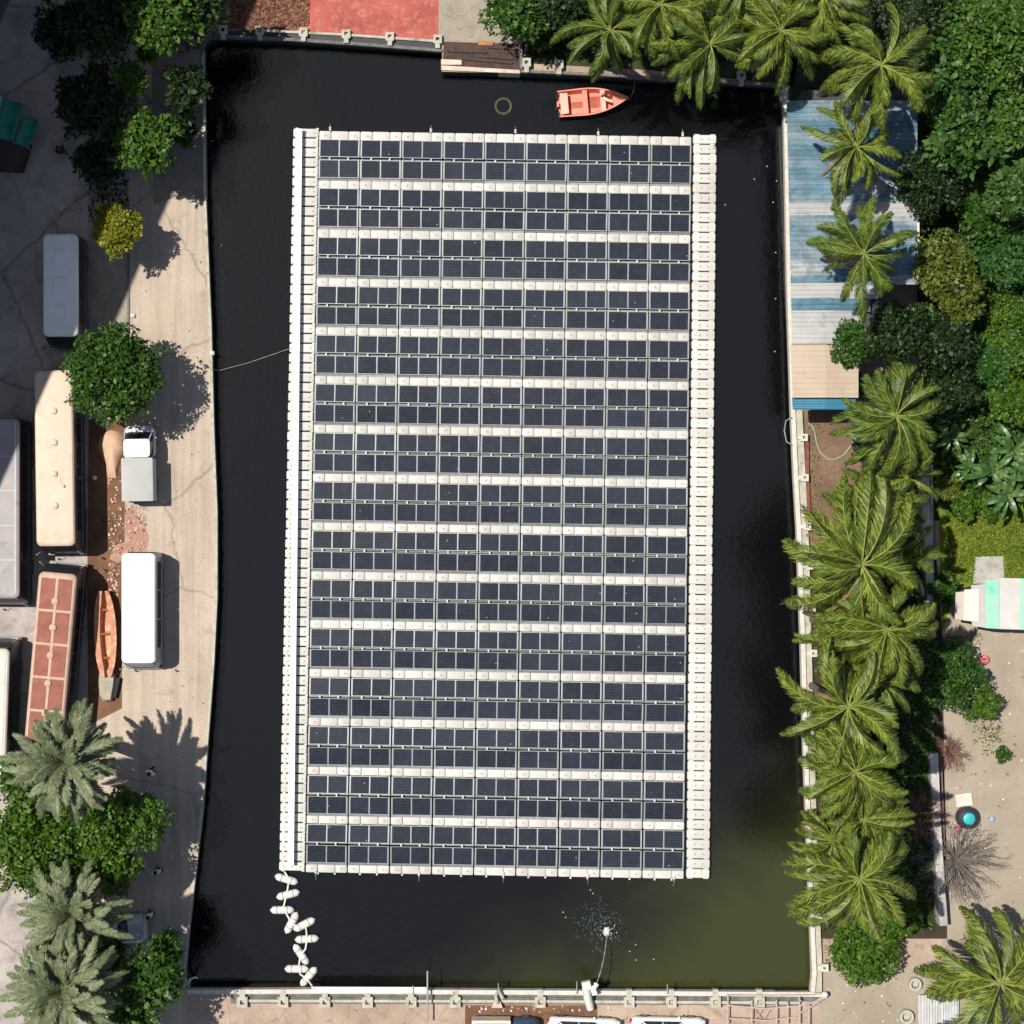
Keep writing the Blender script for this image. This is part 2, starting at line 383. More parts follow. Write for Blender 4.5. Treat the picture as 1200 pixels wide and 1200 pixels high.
# left bank kerb
t_=thing('bank_kerb','low rough concrete kerb between the left road and the dark water','kerb',W(246,600))
lp=[(238,60),(240.5,240),(246.5,380),(249.5,500),(253.5,600),(253.5,700),(249.5,780),(242.5,870),(236.5,950),(227.5,1030),(220.5,1090),(216.5,1137),(221,1162)]
b=MB(); wall_line(b,lp[::-1],.16,-.25,.10); rel(b.obj('kerb_wall',M_wall,t_),t_)
# landing recess in the upper wall
M_rust=mat('rusty_brown',(.085,.042,.03),(.035,.023,.02),3,.85,stain=(.02,.02,.022),stain_scale=1.6)
t_=thing('concrete_landing','sunken landing with rusty brown floor and pale concrete lip on the upper bank','landing',W(565,66))
q=lambda a:[W2(p) for p in a]
b=MB(); b.prism(q([(520,49),(608,52),(610,84),(519,79)]),.03,.06); rel(b.obj('floor',M_rust,t_),t_)
b=MB(); b.prism(q([(517,77),(609,82.5),(609,86.5),(517,82.5)]),-2.6,.1); b.prism(q([(517,70),(541,71),(541,76.5),(517,76.5)]),-.3,.16); rel(b.obj('lip',mat('lip_concrete',(.62,.53,.42),(.45,.37,.28),2,.8,stain=(.25,.2,.13),stain_lo=.6),t_),t_)
b=MB()
for i,(x0,y0,x1,y1) in enumerate(((525,60,570,61),(560,66,606,69),(530,68,600,74),(572,55,605,58))):
    b.tube([W(x0,y0,.12),W(x1,y1,.12)],.07,6)
rel(b.obj('timber',mat('old_timber',(.10,.06,.045),(.05,.035,.03),4,.9),t_),t_)
b=MB(); b.prism(q([(561,48.5),(578,49),(578,54),(560,53.5)]),.1,.14); rel(b.obj('rusty_plate',mat('orange_rust',(.42,.17,.07),(.3,.11,.05),4,.8),t_),t_)
b=MB(); b.prism(q([(609,47),(612,47),(612,82),(609,82)]),-.4,.3); rel(b.obj('side_wall',M_walld,t_),t_)

# ================================================================ floating solar array
A0,A1,A2,A3=(343,150),(841,158),(833,1029),(326,1020)   # TL TR BR BL in the picture
ZA=-.55
def Q(u,v): # u across, v down, fractions
    x=(A0[0]*(1-u)+A1[0]*u)*(1-v)+(A3[0]*(1-u)+A2[0]*u)*v
    y=(A0[1]*(1-u)+A1[1]*u)*(1-v)+(A3[1]*(1-u)+A2[1]*u)*v
    return x,y
def qa(u,v,z=ZA):
    p=W(*Q(u,v),z); e=.002
    d=W(*Q(u+e,v),z)-W(*Q(u-e,v),z); return p,math.atan2(d.y,d.x)
def m_float():
    m,t,b=nt('float_plastic'); tc=N(t,'ShaderNodeTexCoord'); g=N(t,'ShaderNodeNewGeometry')
    n=noise(t,g.outputs['Position'],.35,5); r=ramp(t,n.outputs['Fac'],[(.3,(.53,.505,.455)),(.7,(.60,.585,.54))])
    n2=noise(t,g.outputs['Position'],5,6,.75); r2=ramp(t,n2.outputs['Fac'],[(.56,(1,1,1)),(.78,(.66,.60,.52))])
    oi=N(t,'ShaderNodeObjectInfo'); mr=N(t,'ShaderNodeMapRange'); mr.inputs['To Min'].default_value=.86; mr.inputs['To Max'].default_value=1.04
    L(t,oi.outputs['Random'],mr.inputs['Value'])
    o=mixc(t,1,r.outputs[0],r2.outputs[0],'MULTIPLY')
    vd=N(t,'ShaderNodeTexVoronoi'); vd.inputs['Scale'].default_value=1.6; L(t,g.outputs['Position'],vd.inputs['Vector'])
    rv=ramp(t,vd.outputs['Distance'],[(.05,(.55,.5,.42)),(.09,(1,1,1))]); o=mixc(t,1,o,rv.outputs[0],'MULTIPLY')
    h=N(t,'ShaderNodeHueSaturation'); L(t,mr.outputs[0],h.inputs['Value']); L(t,o,h.inputs['Color'])
    L(t,h.outputs[0],b.inputs['Base Color']); b.inputs['Roughness'].default_value=.5; b.inputs['Specular IOR Level'].default_value=.3
    return m
M_float=m_float()
M_pin=mat('pin_plastic',(.30,.28,.25),(.25,.23,.2),5,.6)
M_tray=mat('tray_paint',(.80,.79,.76),(.72,.71,.68),2,.45)
def float_block(mb,w,l,h,cx=0,cy=0,pins=2,pinaxis='x',zt=0):
    r=min(w,l)*.14
    mb.loft([rrect(w*.94,l*.94,r,zt-h,2,cx,cy),rrect(w,l,r,zt-h*.75,2,cx,cy),rrect(w,l,r,zt-.05,2,cx,cy),rrect(w*.97,l*.93,r,zt-.012,2,cx,cy),rrect(w*.93,l*.84,r,zt,2,cx,cy)],0)
    for k in range(pins):
        o=(k-(pins-1)/2)*(w*.32 if pinaxis=='x' else l*.3)
        mb.cyl((cx+(o if pinaxis=='x' else 0),cy+(0 if pinaxis=='x' else o),zt-.005),.055,.03,8,1,.035)
        mb.cyl((cx+(o if pinaxis=='x' else 0),cy+(0 if pinaxis=='x' else o),zt-.001),.1,.006,10,0,.09)
# side floats
pv=1/76.0
b=MB(); float_block(b,1.36,.515,.4)
for sy in (-1,1):
    for xx in (-.47,.47): b.box((xx*1.0,sy*.27,-.10),(.30,.07,.06))
mf=b.mesh('float_block',[M_float,M_pin],35)
for k in range(76):
    p,a=qa(.9705,(k+.47)/75.9)
    ob('float_block',mf,None,'white float block on the right edge of the array, %s from top'%ordw(k+1),'float block','float blocks along the right edge',loc=p+Vector((random.uniform(-.012,.012),0,random.uniform(-.008,.012))),rz=a+random.uniform(-.006,.006))
b=MB(); float_block(b,1.50,.505,.4,pins=3)
for xx in (-.55,.66): b.box((xx,.27,-.10),(.16,.07,.06)); b.box((xx,-.27,-.10),(.16,.07,.06))
mf=b.mesh('float_block',[M_float,M_pin],35)
for k in range(76):
    p,a=qa(.0315,(k+.47)/75.9)
    ob('float_block',mf,None,'white float block beneath the cable tray, left edge, %s from top'%ordw(k+1),'float block','float blocks along the left edge',loc=p+Vector((random.uniform(-.015,.015),0,random.uniform(-.008,.012))),rz=a+random.uniform(-.008,.008))
# walkway sections (three moulded blocks each)
secu=(.9385-.0625)/9
b=MB(); 
for cx,w_,pn in ((-.845,.66,1),(0,.98,0),(.845,.66,1)): float_block(b,w_*1.03,.485,.4,cx*1.03,0,pn)
for cx in (-.5,.5): b.box((cx,0,-.12),(.12,.42,.06)); b.box((cx,-.29,-.05),(.10,.12,.05))
mw=b.mesh('walkway_section',[M_float,M_pin],35)
vper=57.5/870.0
def vy(k,off): return (3.2+57.25*k+off)/870.0
for k in range(16):
    for c in range(9):
        p,a=qa(.0625+secu*(c+.5),vy(k,4.9))
        o=ob('walkway_section',mw,None,'white float walkway section, %s from left in the %s walkway from top'%(ordw(c+1),ordw(k+1)),'walkway','white walkways between the panel bands',loc=p+Vector((0,0,random.uniform(-.008,.01))),rz=a+random.uniform(-.003,.003))
        if k==0: o.scale=(1,1.12,1)
# solar panels
def m_cell():
    m,t,b=nt('solar_cells'); tc=N(t,'ShaderNodeTexCoord'); O=tc.outputs['Object']
    # thin busbar lines and cell rows printed behind the glass
    def lines(axis,sc,wd,lo):
        s=N(t,'ShaderNodeSeparateXYZ'); L(t,O,s.inputs[0])
        mu=N(t,'ShaderNodeMath',operation='MULTIPLY'); L(t,s.outputs[axis],mu.inputs[0]); mu.inputs[1].default_value=sc
        fr=N(t,'ShaderNodeMath',operation='FRACT'); L(t,mu.outputs[0],fr.inputs[0])
        lt=N(t,'ShaderNodeMath',operation='LESS_THAN'); L(t,fr.outputs[0],lt.inputs[0]); lt.inputs[1].default_value=wd
        return lt.outputs[0]
    g=N(t,'ShaderNodeNewGeometry'); n=noise(t,g.outputs['Position'],.5,4)
    r=ramp(t,n.outputs['Fac'],[(.3,(.012,.015,.024)),(.7,(.021,.025,.037))])
    o=mixc(t,lines(1,6.0,.08,0),r.outputs[0],(.040,.046,.063)); o=mixc(t,lines(0,10.0,.03,0),o,(.03,.033,.045))
    oi=N(t,'ShaderNodeObjectInfo'); mr=N(t,'ShaderNodeMapRange'); mr.inputs['To Min'].default_value=.8; mr.inputs['To Max'].default_value=1.2
    L(t,oi.outputs['Random'],mr.inputs['Value'])
    h=N(t,'ShaderNodeHueSaturation'); L(t,mr.outputs[0],h.inputs['Value']); L(t,o,h.inputs['Color'])
    nd=noise(t,g.outputs['Position'],3,6,.8); rd=ramp(t,nd.outputs['Fac'],[(.5,(0,)*3),(.9,(.35,)*3)])
    o=mixc(t,rd.outputs[0],h.outputs[0],(.12,.11,.10))
    vd=N(t,'ShaderNodeTexVoronoi'); vd.inputs['Scale'].default_value=1.1; L(t,g.outputs['Position'],vd.inputs['Vector'])
    rv=ramp(t,vd.outputs['Distance'],[(.035,(.8,)*3),(.05,(0,)*3)]); o=mixc(t,rv.outputs[0],o,(.35,.34,.31))
    L(t,o,b.inputs['Base Color']); b.inputs['Roughness'].default_value=.16; b.inputs['IOR'].default_value=1.5
    return m
M_cell=m_cell()
M_alu=mat('panel_frame',(.30,.325,.315),(.24,.265,.26),3,.5,.3,rand=.2)
M_bed=mat('float_bed',(.27,.28,.27),(.20,.21,.205),3,.7,rand=.45)
PW_,PH_=2.385,1.06
def panel_meshes(tilt):
    f=MB(); fw=.085; z0,z1=.14,.185
    T=lambda y,z:(y*math.cos(tilt)-0, z+y*math.sin(tilt))
    def bx(mb,cx,cy,w,h,za,zb):
        pts=[]
        for z in (za,zb):
            for sx,sy in ((-1,-1),(1,-1),(1,1),(-1,1)):
                y=cy+sy*h/2; yy,zz=T(y,z); pts.append((cx+sx*w/2,yy,zz))
        mb.add(pts,[(3,2,1,0),(4,5,6,7),(0,1,5,4),(1,2,6,5),(2,3,7,6),(3,0,4,7)])
    bx(f,0,PH_/2-.02,PW_,.04,z0,z1); bx(f,0,-PH_/2+.02,PW_,.04,z0,z1)
    for s in (-1,1): bx(f,s*(PW_/2-fw/2),0,fw,PH_-.082,z0,z1)
    bx(f,0,0,.07,PH_-.082,z0,z1-.004)
    g=MB()
    for s in (-1,1): 
        wq=(PW_-2*fw-.07)/2
        bx(g,s*(.035+wq/2),0,wq-.004,PH_-.086,z0,z1-.012)
    fl=MB()
    for s in (-1,1): fl.loft([rrect(.86,.80,.1,-.35,2,s*.6,0),rrect(.9,.84,.1,.02,2,s*.6,0),rrect(.8,.74,.1,.08,2,s*.6,0)],0)
    fl.box((0,0,-.05),(.5,.3,.1))
    return f,g,fl
protos=[]
for s in (1,-1):
    f,g,fl=panel_meshes(R(5)*s)
    cl=MB(); cl.box((0,-s*(-PH_/2)+s*.085,.13),(.09,.22,.05))
    # two light brackets that reach over the gap to the neighbouring panel, and a grey beam under it
    be=MB(); be.box((0,-.56,-.14),(2.44,.17,.10))
    rl=MB(); rl.box((0,-s*(PH_/2+.06),-.02),(2.40,.16,.06))
    protos.append((f.mesh('frame',M_alu),g.mesh('glass',M_cell),fl.mesh('float_base',M_bed,35),cl.mesh('bracket',M_float),be.mesh('beam',M_bed),rl.mesh('rail',M_bed)))
first={}
for k in range(15):
    for rrow,(off,s) in enumerate(((20.35,-1),(44.4,1))):
        for c in range(9):
            p,a=qa(.0625+secu*(c+.5),vy(k,off))
            # row 0 (upper) rises toward the gap in the middle: its gap side is -y
            fm,gm,flm,clm,bem,rlm=protos[0 if rrow==1 else 1]
            root=thing('solar_panel','solar panel, %s from left, %s row of the %s band from the top'%(ordw(c+1),('upper','lower')[rrow],ordw(k+1)),'solar panel',p,a+random.uniform(-.004,.004),'solar panels on the floating array')
            root.rotation_euler=(random.uniform(-.008,.008),random.uniform(-.006,.006),root.rotation_euler[2])
            root.location.x+=random.uniform(-.008,.008)
            ob('frame',fm,root); ob('glass',gm,root); ob('float_base',flm,root); [ob('bracket',clm,root,loc=(xx,0,0)) for xx in (-.56,.53)]
            if rrow==1: ob('rail',rlm,root)
            if rrow==0: ob('beam',bem,root)
# cable tray
b=MB(); pts=[]
for k in range(31):
    v=k/30; u=.0045+.0135*v+.0108; x,y=Q(u,v*.992+.001); pts.append(W(x,y,-.20))
for i in range(30):
    a_,c_=pts[i],pts[i+1]; d=(c_-a_); m_=(a_+c_)/2
    b.box((m_.x,m_.y,m_.z+random.uniform(-.003,.003)),(.36,d.length*.997,.16),math.atan2(d.y,d.x)-PI/2)
tr=b.obj('cable_tray',M_tray,None,label='long bright white cable tray running down the left edge of the solar array',cat='cable tray')
pm=MB().box((0,0,0),(.06,.06,.30)).mesh('support_post',M_pin)
for k in range(40):
    v=(k+.5)/40; u=.0045+.0135*v+.0108; x,y=Q(u,v); ob('support_post',pm,tr,loc=W(x,y,-.44))
# edge cleats with mooring ropes
M_rope=mat('rope',(.32,.31,.28),(.2,.2,.18),6,.9)
def rope(name,label,pts,r=.02,m=None):
    b=MB(); b.tube(pts,r,5); return b.obj(name,m or M_rope,None,label=label,cat='rope')
for i,(x,y) in enumerate(((387,151),(505,153),(604,154),(701,156.5),(800,157.5))):
    b=MB(); b.box((0,0,.05),(.12,.22,.05)); b.loft([rrect(.14,.1,.03,0),rrect(.04,.03,.01,.16)],0); b.cyl((0,.1,.05),.02,.1,6)
    b.tube([(0,.1,.1),(0,.25,.0),(.02,.4,-.45)],.012,5)
    o=b.obj('mooring_cleat',M_float,None,label='small white mooring cleat with short line, %s from left on the top edge'%ordw(i+1),cat='cleat',group='cleats on the top edge'); o.location=W(x,y,ZA)
for i,(x,y) in enumerate(((370,1021),(491,1023),(590,1024),(689,1026),(790,1028))):
    b=MB(); b.box((0,0,.05),(.12,.22,.05)); b.loft([rrect(.14,.1,.03,0),rrect(.04,.03,.01,.16)],0); b.cyl((0,-.1,.05),.02,.1,6)
    b.tube([(0,-.1,.1),(0,-.3,.02),(-.02,-.6,-.45)],.012,5)
    o=b.obj('mooring_cleat',M_float,None,label='small white mooring cleat with short line, %s from left on the bottom edge'%ordw(i+1),cat='cleat',group='cleats on the bottom edge'); o.location=W(x,y,ZA)
rope('mooring_rope','thin slack mooring rope from the left bank to the solar array',[W(249,433,.1),W(258,434,-.6),W(290,425.5,-.9),W(318,416,-.9),W(341,408,-.5)],.018)

# ================================================================ floating pipe of capsule buoys
M_buoy=mat('buoy_plastic',(.70,.67,.61),(.58,.55,.49),3,.5,stain=(.4,.37,.3),stain_scale=2.5,stain_lo=.62)
buoys=[(336,1030,-16),(338,1048,14),(331,1066,1),(342,1081,62),(357,1083,27),(360,1100,4),(353,1118,-55),(348,1135,0),(362,1144,50)]
bl=MB(); 
rings=[]
for tt in np.linspace(-1,1,11):
    rr=.235*math.sqrt(max(0.02,1-max(0,(abs(tt)-.55)/.45)**2)); rings.append([(tt*.72,rr*math.cos(a),rr*math.sin(a)+.08) for a in [2*PI*k/12 for k in range(12)]])
bl.loft(rings)
bmesh_=bl.mesh('float_body',M_buoy,50)
sb=MB()
for x in (-.3,.3):
    sb.loft([[(x+dx,.243*math.cos(a),.243*math.sin(a)+.08) for a in [2*PI*k/12 for k in range(12)]] for dx in (-.03,.03)])
smesh=sb.mesh('strap',M_pin)
kinds=['top one against the array corner','second from the top','third from the top, lying level','fourth from the top, tilted steeply','fifth from the top, tilted up to the right','sixth from the top, lying level','seventh from the top, tilted down to the right','eighth from the top, lying level','last one beside the lower wall']
for (x,y,a),kk in zip(buoys,kinds):
    t_=thing('capsule_buoy','white capsule float of the loose string, '+kk,'float',W(x,y,ZW+.1),R(a),'capsule floats below the array corner')
    ob('float_body',bmesh_,t_); ob('strap',smesh,t_)
pp=[(333,1021),(339,1030),(336,1048),(332,1064),(338,1075),(341,1082),(350,1086),(358,1083),(360,1100),(358,1112),(352,1120),(350,1134),(352,1142),(360,1147),(367,1158)]
b=MB(); b.tube([W(x,y,ZW+.34) for x,y in pp[:-1]]+[W(368,1159,.45)],.055,7)
b.obj('floating_pipe',M_buoy,None,label='pale bent pipe threaded over the loose white capsule floats',cat='pipe')

# ================================================================ boats
def hull(mb,Lh,Bw,D,bow=1,mi=0,transom=.85,gun=.07,bowpow=2.2,sternpt=False):
    rings=[];n=16
    for i in range(n+1):
        t_=i/n
        if sternpt: wv=math.sin(PI*min(max(t_,.02),.98))**.30
        else:
            wv=transom+(1-transom)*min(1,t_/.35) if t_<.35 else (1-((t_-.35)/.65)**bowpow)
        wv=max(wv,.03); hw=Bw/2*wv; y=-Lh/2+Lh*t_; z=D+.12*D*(t_**2)*2
        if sternpt: z=D+.25*D*(2*t_-1)**2
        g=min(gun,hw*.7)
        rings.append([(0,y,0.02 if t_<.9 else D*.3),(-hw*.62,y,.06*D if t_<.9 else D*.35),(-hw*.95,y,z*.7),(-hw,y,z-.05),(-hw,y,z),(-(hw-g),y,z),(-(hw-g),y,z-.06),(-(hw-g)*.80,y,.25*D),(0,y,.22*D),((hw-g)*.80,y,.25*D),((hw-g),y,z-.06),((hw-g),y,z),(hw,y,z),(hw,y,z-.05),(hw*.95,y,z*.7),(hw*.62,y,.06*D if t_<.9 else D*.35)])
    mb.loft(rings,mi)
M_bo=mat('salmon_paint',(.74,.235,.155),(.66,.19,.12),2,.45,stain=(.62,.30,.22),stain_scale=2.5,stain_lo=.58)
M_bl=mat('pale_salmon',(.78,.42,.32),(.7,.34,.25),2,.5)
M_bd=mat('boat_floor',(.45,.10,.05),(.25,.06,.03),2,.7)
t_=thing('rowing_boat','small salmon orange open boat moored near the palms above the array','boat',W(695,121,ZW),R(-90+5))
Lb,Bb=4.15,1.62
b=MB(); hull(b,Lb,Bb,.62,transom=.95); b.obj('hull',M_bo,t_,45)
b=MB(); b.prism([(-.62,-1.95),(.62,-1.95),(.60,-1.50),(-.60,-1.50)],.50,.64); b.obj('stern_deck',M_bl,t_)
b=MB(); b.prism([(-.7,-.62),(.7,-.62),(.7,-.34),(-.7,-.34)],.47,.56); b.obj('thwart',M_bo,t_)
b=MB(); b.prism([(-.68,.42),(.68,.42),(.66,.70),(-.66,.70)],.49,.60); b.obj('thwart',M_bl,t_)
b=MB(); b.prism([(-.12,-1.45),(.22,-1.45),(.22,-.65),(-.12,-.65)],.17,.19); b.prism([(-.35,-.3),(.3,-.3),(.3,.4),(-.35,.4)],.17,.19); b.obj('floor_board',M_bd,t_)
b=MB(); b.prism([(-.46,1.15),(.46,1.15),(.24,1.6),(.03,1.93),(-.03,1.93),(-.24,1.6)],.60,.68); b.obj('bow_deck',M_bo,t_)
b=MB(); b.tube([(-.1,.6,.66),(.05,.85,.72),(.18,1.1,.72)],[.10,.09,.05],6); b.obj('life_vest',mat('cream_cloth',(.75,.6,.45),None,3,.8),t_)
b=MB(); b.box((0,-2.1,.45),(.3,.12,.3)); b.obj('motor_mount',M_bo,t_)
rope('painter_rope','thin rope tying the orange boat to the upper wall',[W(737,118,-.6),W(742,108,-.5),W(744,96,.2)],.015)
# old wooden boat on the strip
M_wb=mat('faded_orange_wood',(.55,.27,.16),(.42,.18,.10),3,.8,stain=(.75,.52,.38),stain_scale=3)
t_=thing('wooden_boat','old narrow orange wooden boat lying between the white bus and the rusty roofed bus','boat',W(126,742),R(2))
b=MB(); hull(b,5.0,1.3,.62,sternpt=True,gun=.34); b.obj('hull',M_wb,t_,45)
b=MB()
for y in (-1.4,0,1.4): b.box((0,y,.5),(.55,.12,.05))
b.obj('thwart',mat('dark_orange_wood',(.33,.11,.03),(.2,.07,.02),3,.8),t_)
t_=thing('rock_slab','rough grey concrete lump with a black slot at the lower end of the old wooden boat','rubble',W(127,803))
b=MB(); b.loft([[(x*s,y*s,z) for x,y in ((-.45,.9),(.1,1.0),(.45,.55),(.42,.1),(.25,-.85),(-.2,-.92),(-.45,-.55),(-.5,.2))] for s,z in ((1,0),(1,.35),(.88,.48))]); b.obj('slab',mat('rock_grey',(.40,.35,.27),(.3,.26,.2),3,.9,bmp=.6),t_)
b=MB(); b.box((.5,-.12,.18),(.24,1.2,.3),R(-12)); b.obj('tyre_strip',mat('black_rubber',(.015,.015,.015),(.01,.01,.01),5,.8),t_)

# ring, fountain, pump
o=MB().torus((0,0,0),.45,.075).obj('float_ring',mat('olive_ring',(.085,.085,.035),(.05,.05,.02),4,.8),None,True,'dull olive ring floating between the landing and the array','ring'); o.location=W(590,124.5,ZW+.01)
M_foam=mat('foam',(.62,.64,.62),(.35,.37,.36),4,.5)
t_=thing('fountain_splash','white splash where the water jet from the pump hits the pond','water splash',W(711,1092,ZW))
random.seed(11)
b=MB(); b.dome((0,0,0),.22,.30,.22,10,4)
for i in range(26):
    a=random.uniform(0,2*PI); rr=random.gauss(.3,.15); b.sphere((rr*math.cos(a),rr*math.sin(a),random.uniform(.02,.25)),.035,.035,.03,6,4)
b.obj('splash_crown',M_foam,t_)
b=MB()
for i in range(260):
    a=random.gauss(R(135),R(38)) if i<115 else random.uniform(0,2*PI)
    rr=random.uniform(.45,2.3) if i<115 else random.uniform(.4,1.3)
    ln=random.uniform(.04,.17)*(1 if rr<1.9 else .6); th=a+PI/2+random.gauss(0,.25)
    b.sphere((0,0,0),ln/2,random.uniform(.008,.02),.01,6,4)
    n_=len(b.v); k=30
    cs,sn=math.cos(th),math.sin(th)
    cnt=6*3
    for j in range(n_-cnt,n_):
        x,y,z=b.v[j]; b.v[j]=(x*cs-y*sn+rr*math.cos(a),x*sn+y*cs+rr*math.sin(a),z+.012)
b.obj('ripple_foam',mat('ripple_foam',(.17,.19,.20),(.06,.065,.07),3,.4),t_)
b=MB(); P0=W(698,1155,.8); P1=W(711,1094,ZW+.1); pts=[]
for k in range(15):
    s=k/14; p=P0.lerp(P1,s); p.z=P0.z+(P1.z-P0.z)*s+1.6*s*(1-s); p.x+=.25*s*(1-s)*4*.4; pts.append(p)
b.tube(pts,[.03+.012*math.sin(k*2.3) for k in range(15)],6)
o=b.obj('water_jet',mat('jet_water',(.36,.38,.40),(.14,.15,.16),9,.2),t_); rel(o,t_)
for i,(x,y) in enumerate(((695,1047),(692,1043),(745,1107),(738,1115),(766,1124),(663,1075),(660,1069),(850,240),(884,210),(910,212),(906,237),(899,195),(909,296),(909,350),(908,412),(836,370),(745,1125),(243,100),(249,165))):
    b=MB(); b.loft([[(r_*s,q_*s,z) for r_,q_ in ((.05,0),(.03,.03),(-.03,.035),(-.05,.01),(-.03,-.03),(.02,-.03))] for s,z in ((.8,-.02),(1,.0),(.7,.03))])
    o=b.obj('floating_litter',M_foam,None,label='tiny pale bit of litter floating on the dark water of the basin',cat='litter',group='bits of litter on the water'); o.location=W(x,y,ZW+.01); o.rotation_euler=(0,0,i)
t_=thing('pump_outlet','chunky off white pump housing and pipe bent over the lower wall, feeding the jet','pump',W(690,1165))
b=MB(); b.tube([W(692,1182,.35),W(689,1170,.6),W(687,1158,.95)],[.22,.25,.24],10); b.box(W(687,1154,.9),(.5,.42,.4),R(12)); rel(b.obj('housing',M_cwhite,t_,True),t_)
b=MB(); b.tube([W(690,1158,.95),W(697,1157,.95),W(699,1153,.85)],[.13,.13,.17],8); b.box(W(696,1162,.8),(.3,.35,.3),R(20)); rel(b.obj('nozzle',M_cwhite,t_,True),t_)
# poles over the water edge
M_pole=mat('galvanised',(.42,.43,.42),(.3,.31,.3),5,.5,.5)
for i,(x,ln,lab) in enumerate(((501,2.0,'long slim pale pole reaching from the lower wall over the water'),(584,.55,'short thin stake on the lower wall above the pink block'),(676,.75,'short thin stake beside the pump on the lower wall'),(782,.5,'short thin stake on the lower wall, right of the pump'),(484,.35,'very short stake just left of the long pale pole'))):
    b=MB(); r_=.055 if i==0 else .03
    b.tube([(0,-.3 if i else -1.6,0),(0,0,0),(0,ln*.5,.0),(0,ln*.62,.02)] if i else [(0,-1.9,0),(0,1.05,.0)],r_,8); b.cyl((0,-.1,-.35),r_*1.3,.36,8)
    o=b.obj('pole' if i==0 else 'stake',M_pole,None,True,lab,'pole' if i==0 else 'stake'); o.location=W(x,1159,.45+(.35 if i==0 else 0))
b=MB(); b.tube([(0,0,-.6),(0,0,.3),(.1,.28,.5),(.35,.36,.5),(.5,.3,.42)],.055,8)
o=b.obj('gooseneck_pipe',M_cwhite,None,True,'small white gooseneck pipe at the lower left corner of the basin','pipe'); o.location=W(223,1150,0)
# ================================================================ vehicles
M_glass=mat('dark_glass',(.012,.014,.018),(.008,.009,.012),2,.12,spec=.35)
M_glass2=mat('grey_glass',(.03,.035,.045),(.015,.018,.025),1.5,.1,spec=.4)
M_tyre=mat('tyre_rubber',(.02,.02,.02),(.012,.012,.012),6,.9)
M_rim=mat('wheel_rim',(.3,.3,.3),(.2,.2,.2),5,.5,.6)
M_chrome=mat('mirror_shell',(.10,.10,.105),(.07,.07,.07),5,.4)
M_lamp=mat('headlamp_lens',(.55,.56,.55),(.4,.41,.42),8,.15)
def wheel(parent,x,y,r=.45,wd=.26):
    b=MB(); n=20
    rings=[[(sx,rr*math.cos(a),rr*math.sin(a)) for a in [2*PI*k/n for k in range(n)]] for sx,rr in ((-wd/2,r*.62),(-wd/2,r*.93),(-wd/2+.04,r),(wd/2-.04,r),(wd/2,r*.93),(wd/2,r*.62))]
    b.loft(rings); o=b.obj('wheel',M_tyre,parent,40); o.location=(x,y,r)
    b=MB(); b.loft([[(sx,r*.6*math.cos(a),r*.6*math.sin(a)) for a in [2*PI*k/n for k in range(n)]] for sx in (-wd/2-.006,wd/2+.006)]); b.obj('rim',M_rim,o)
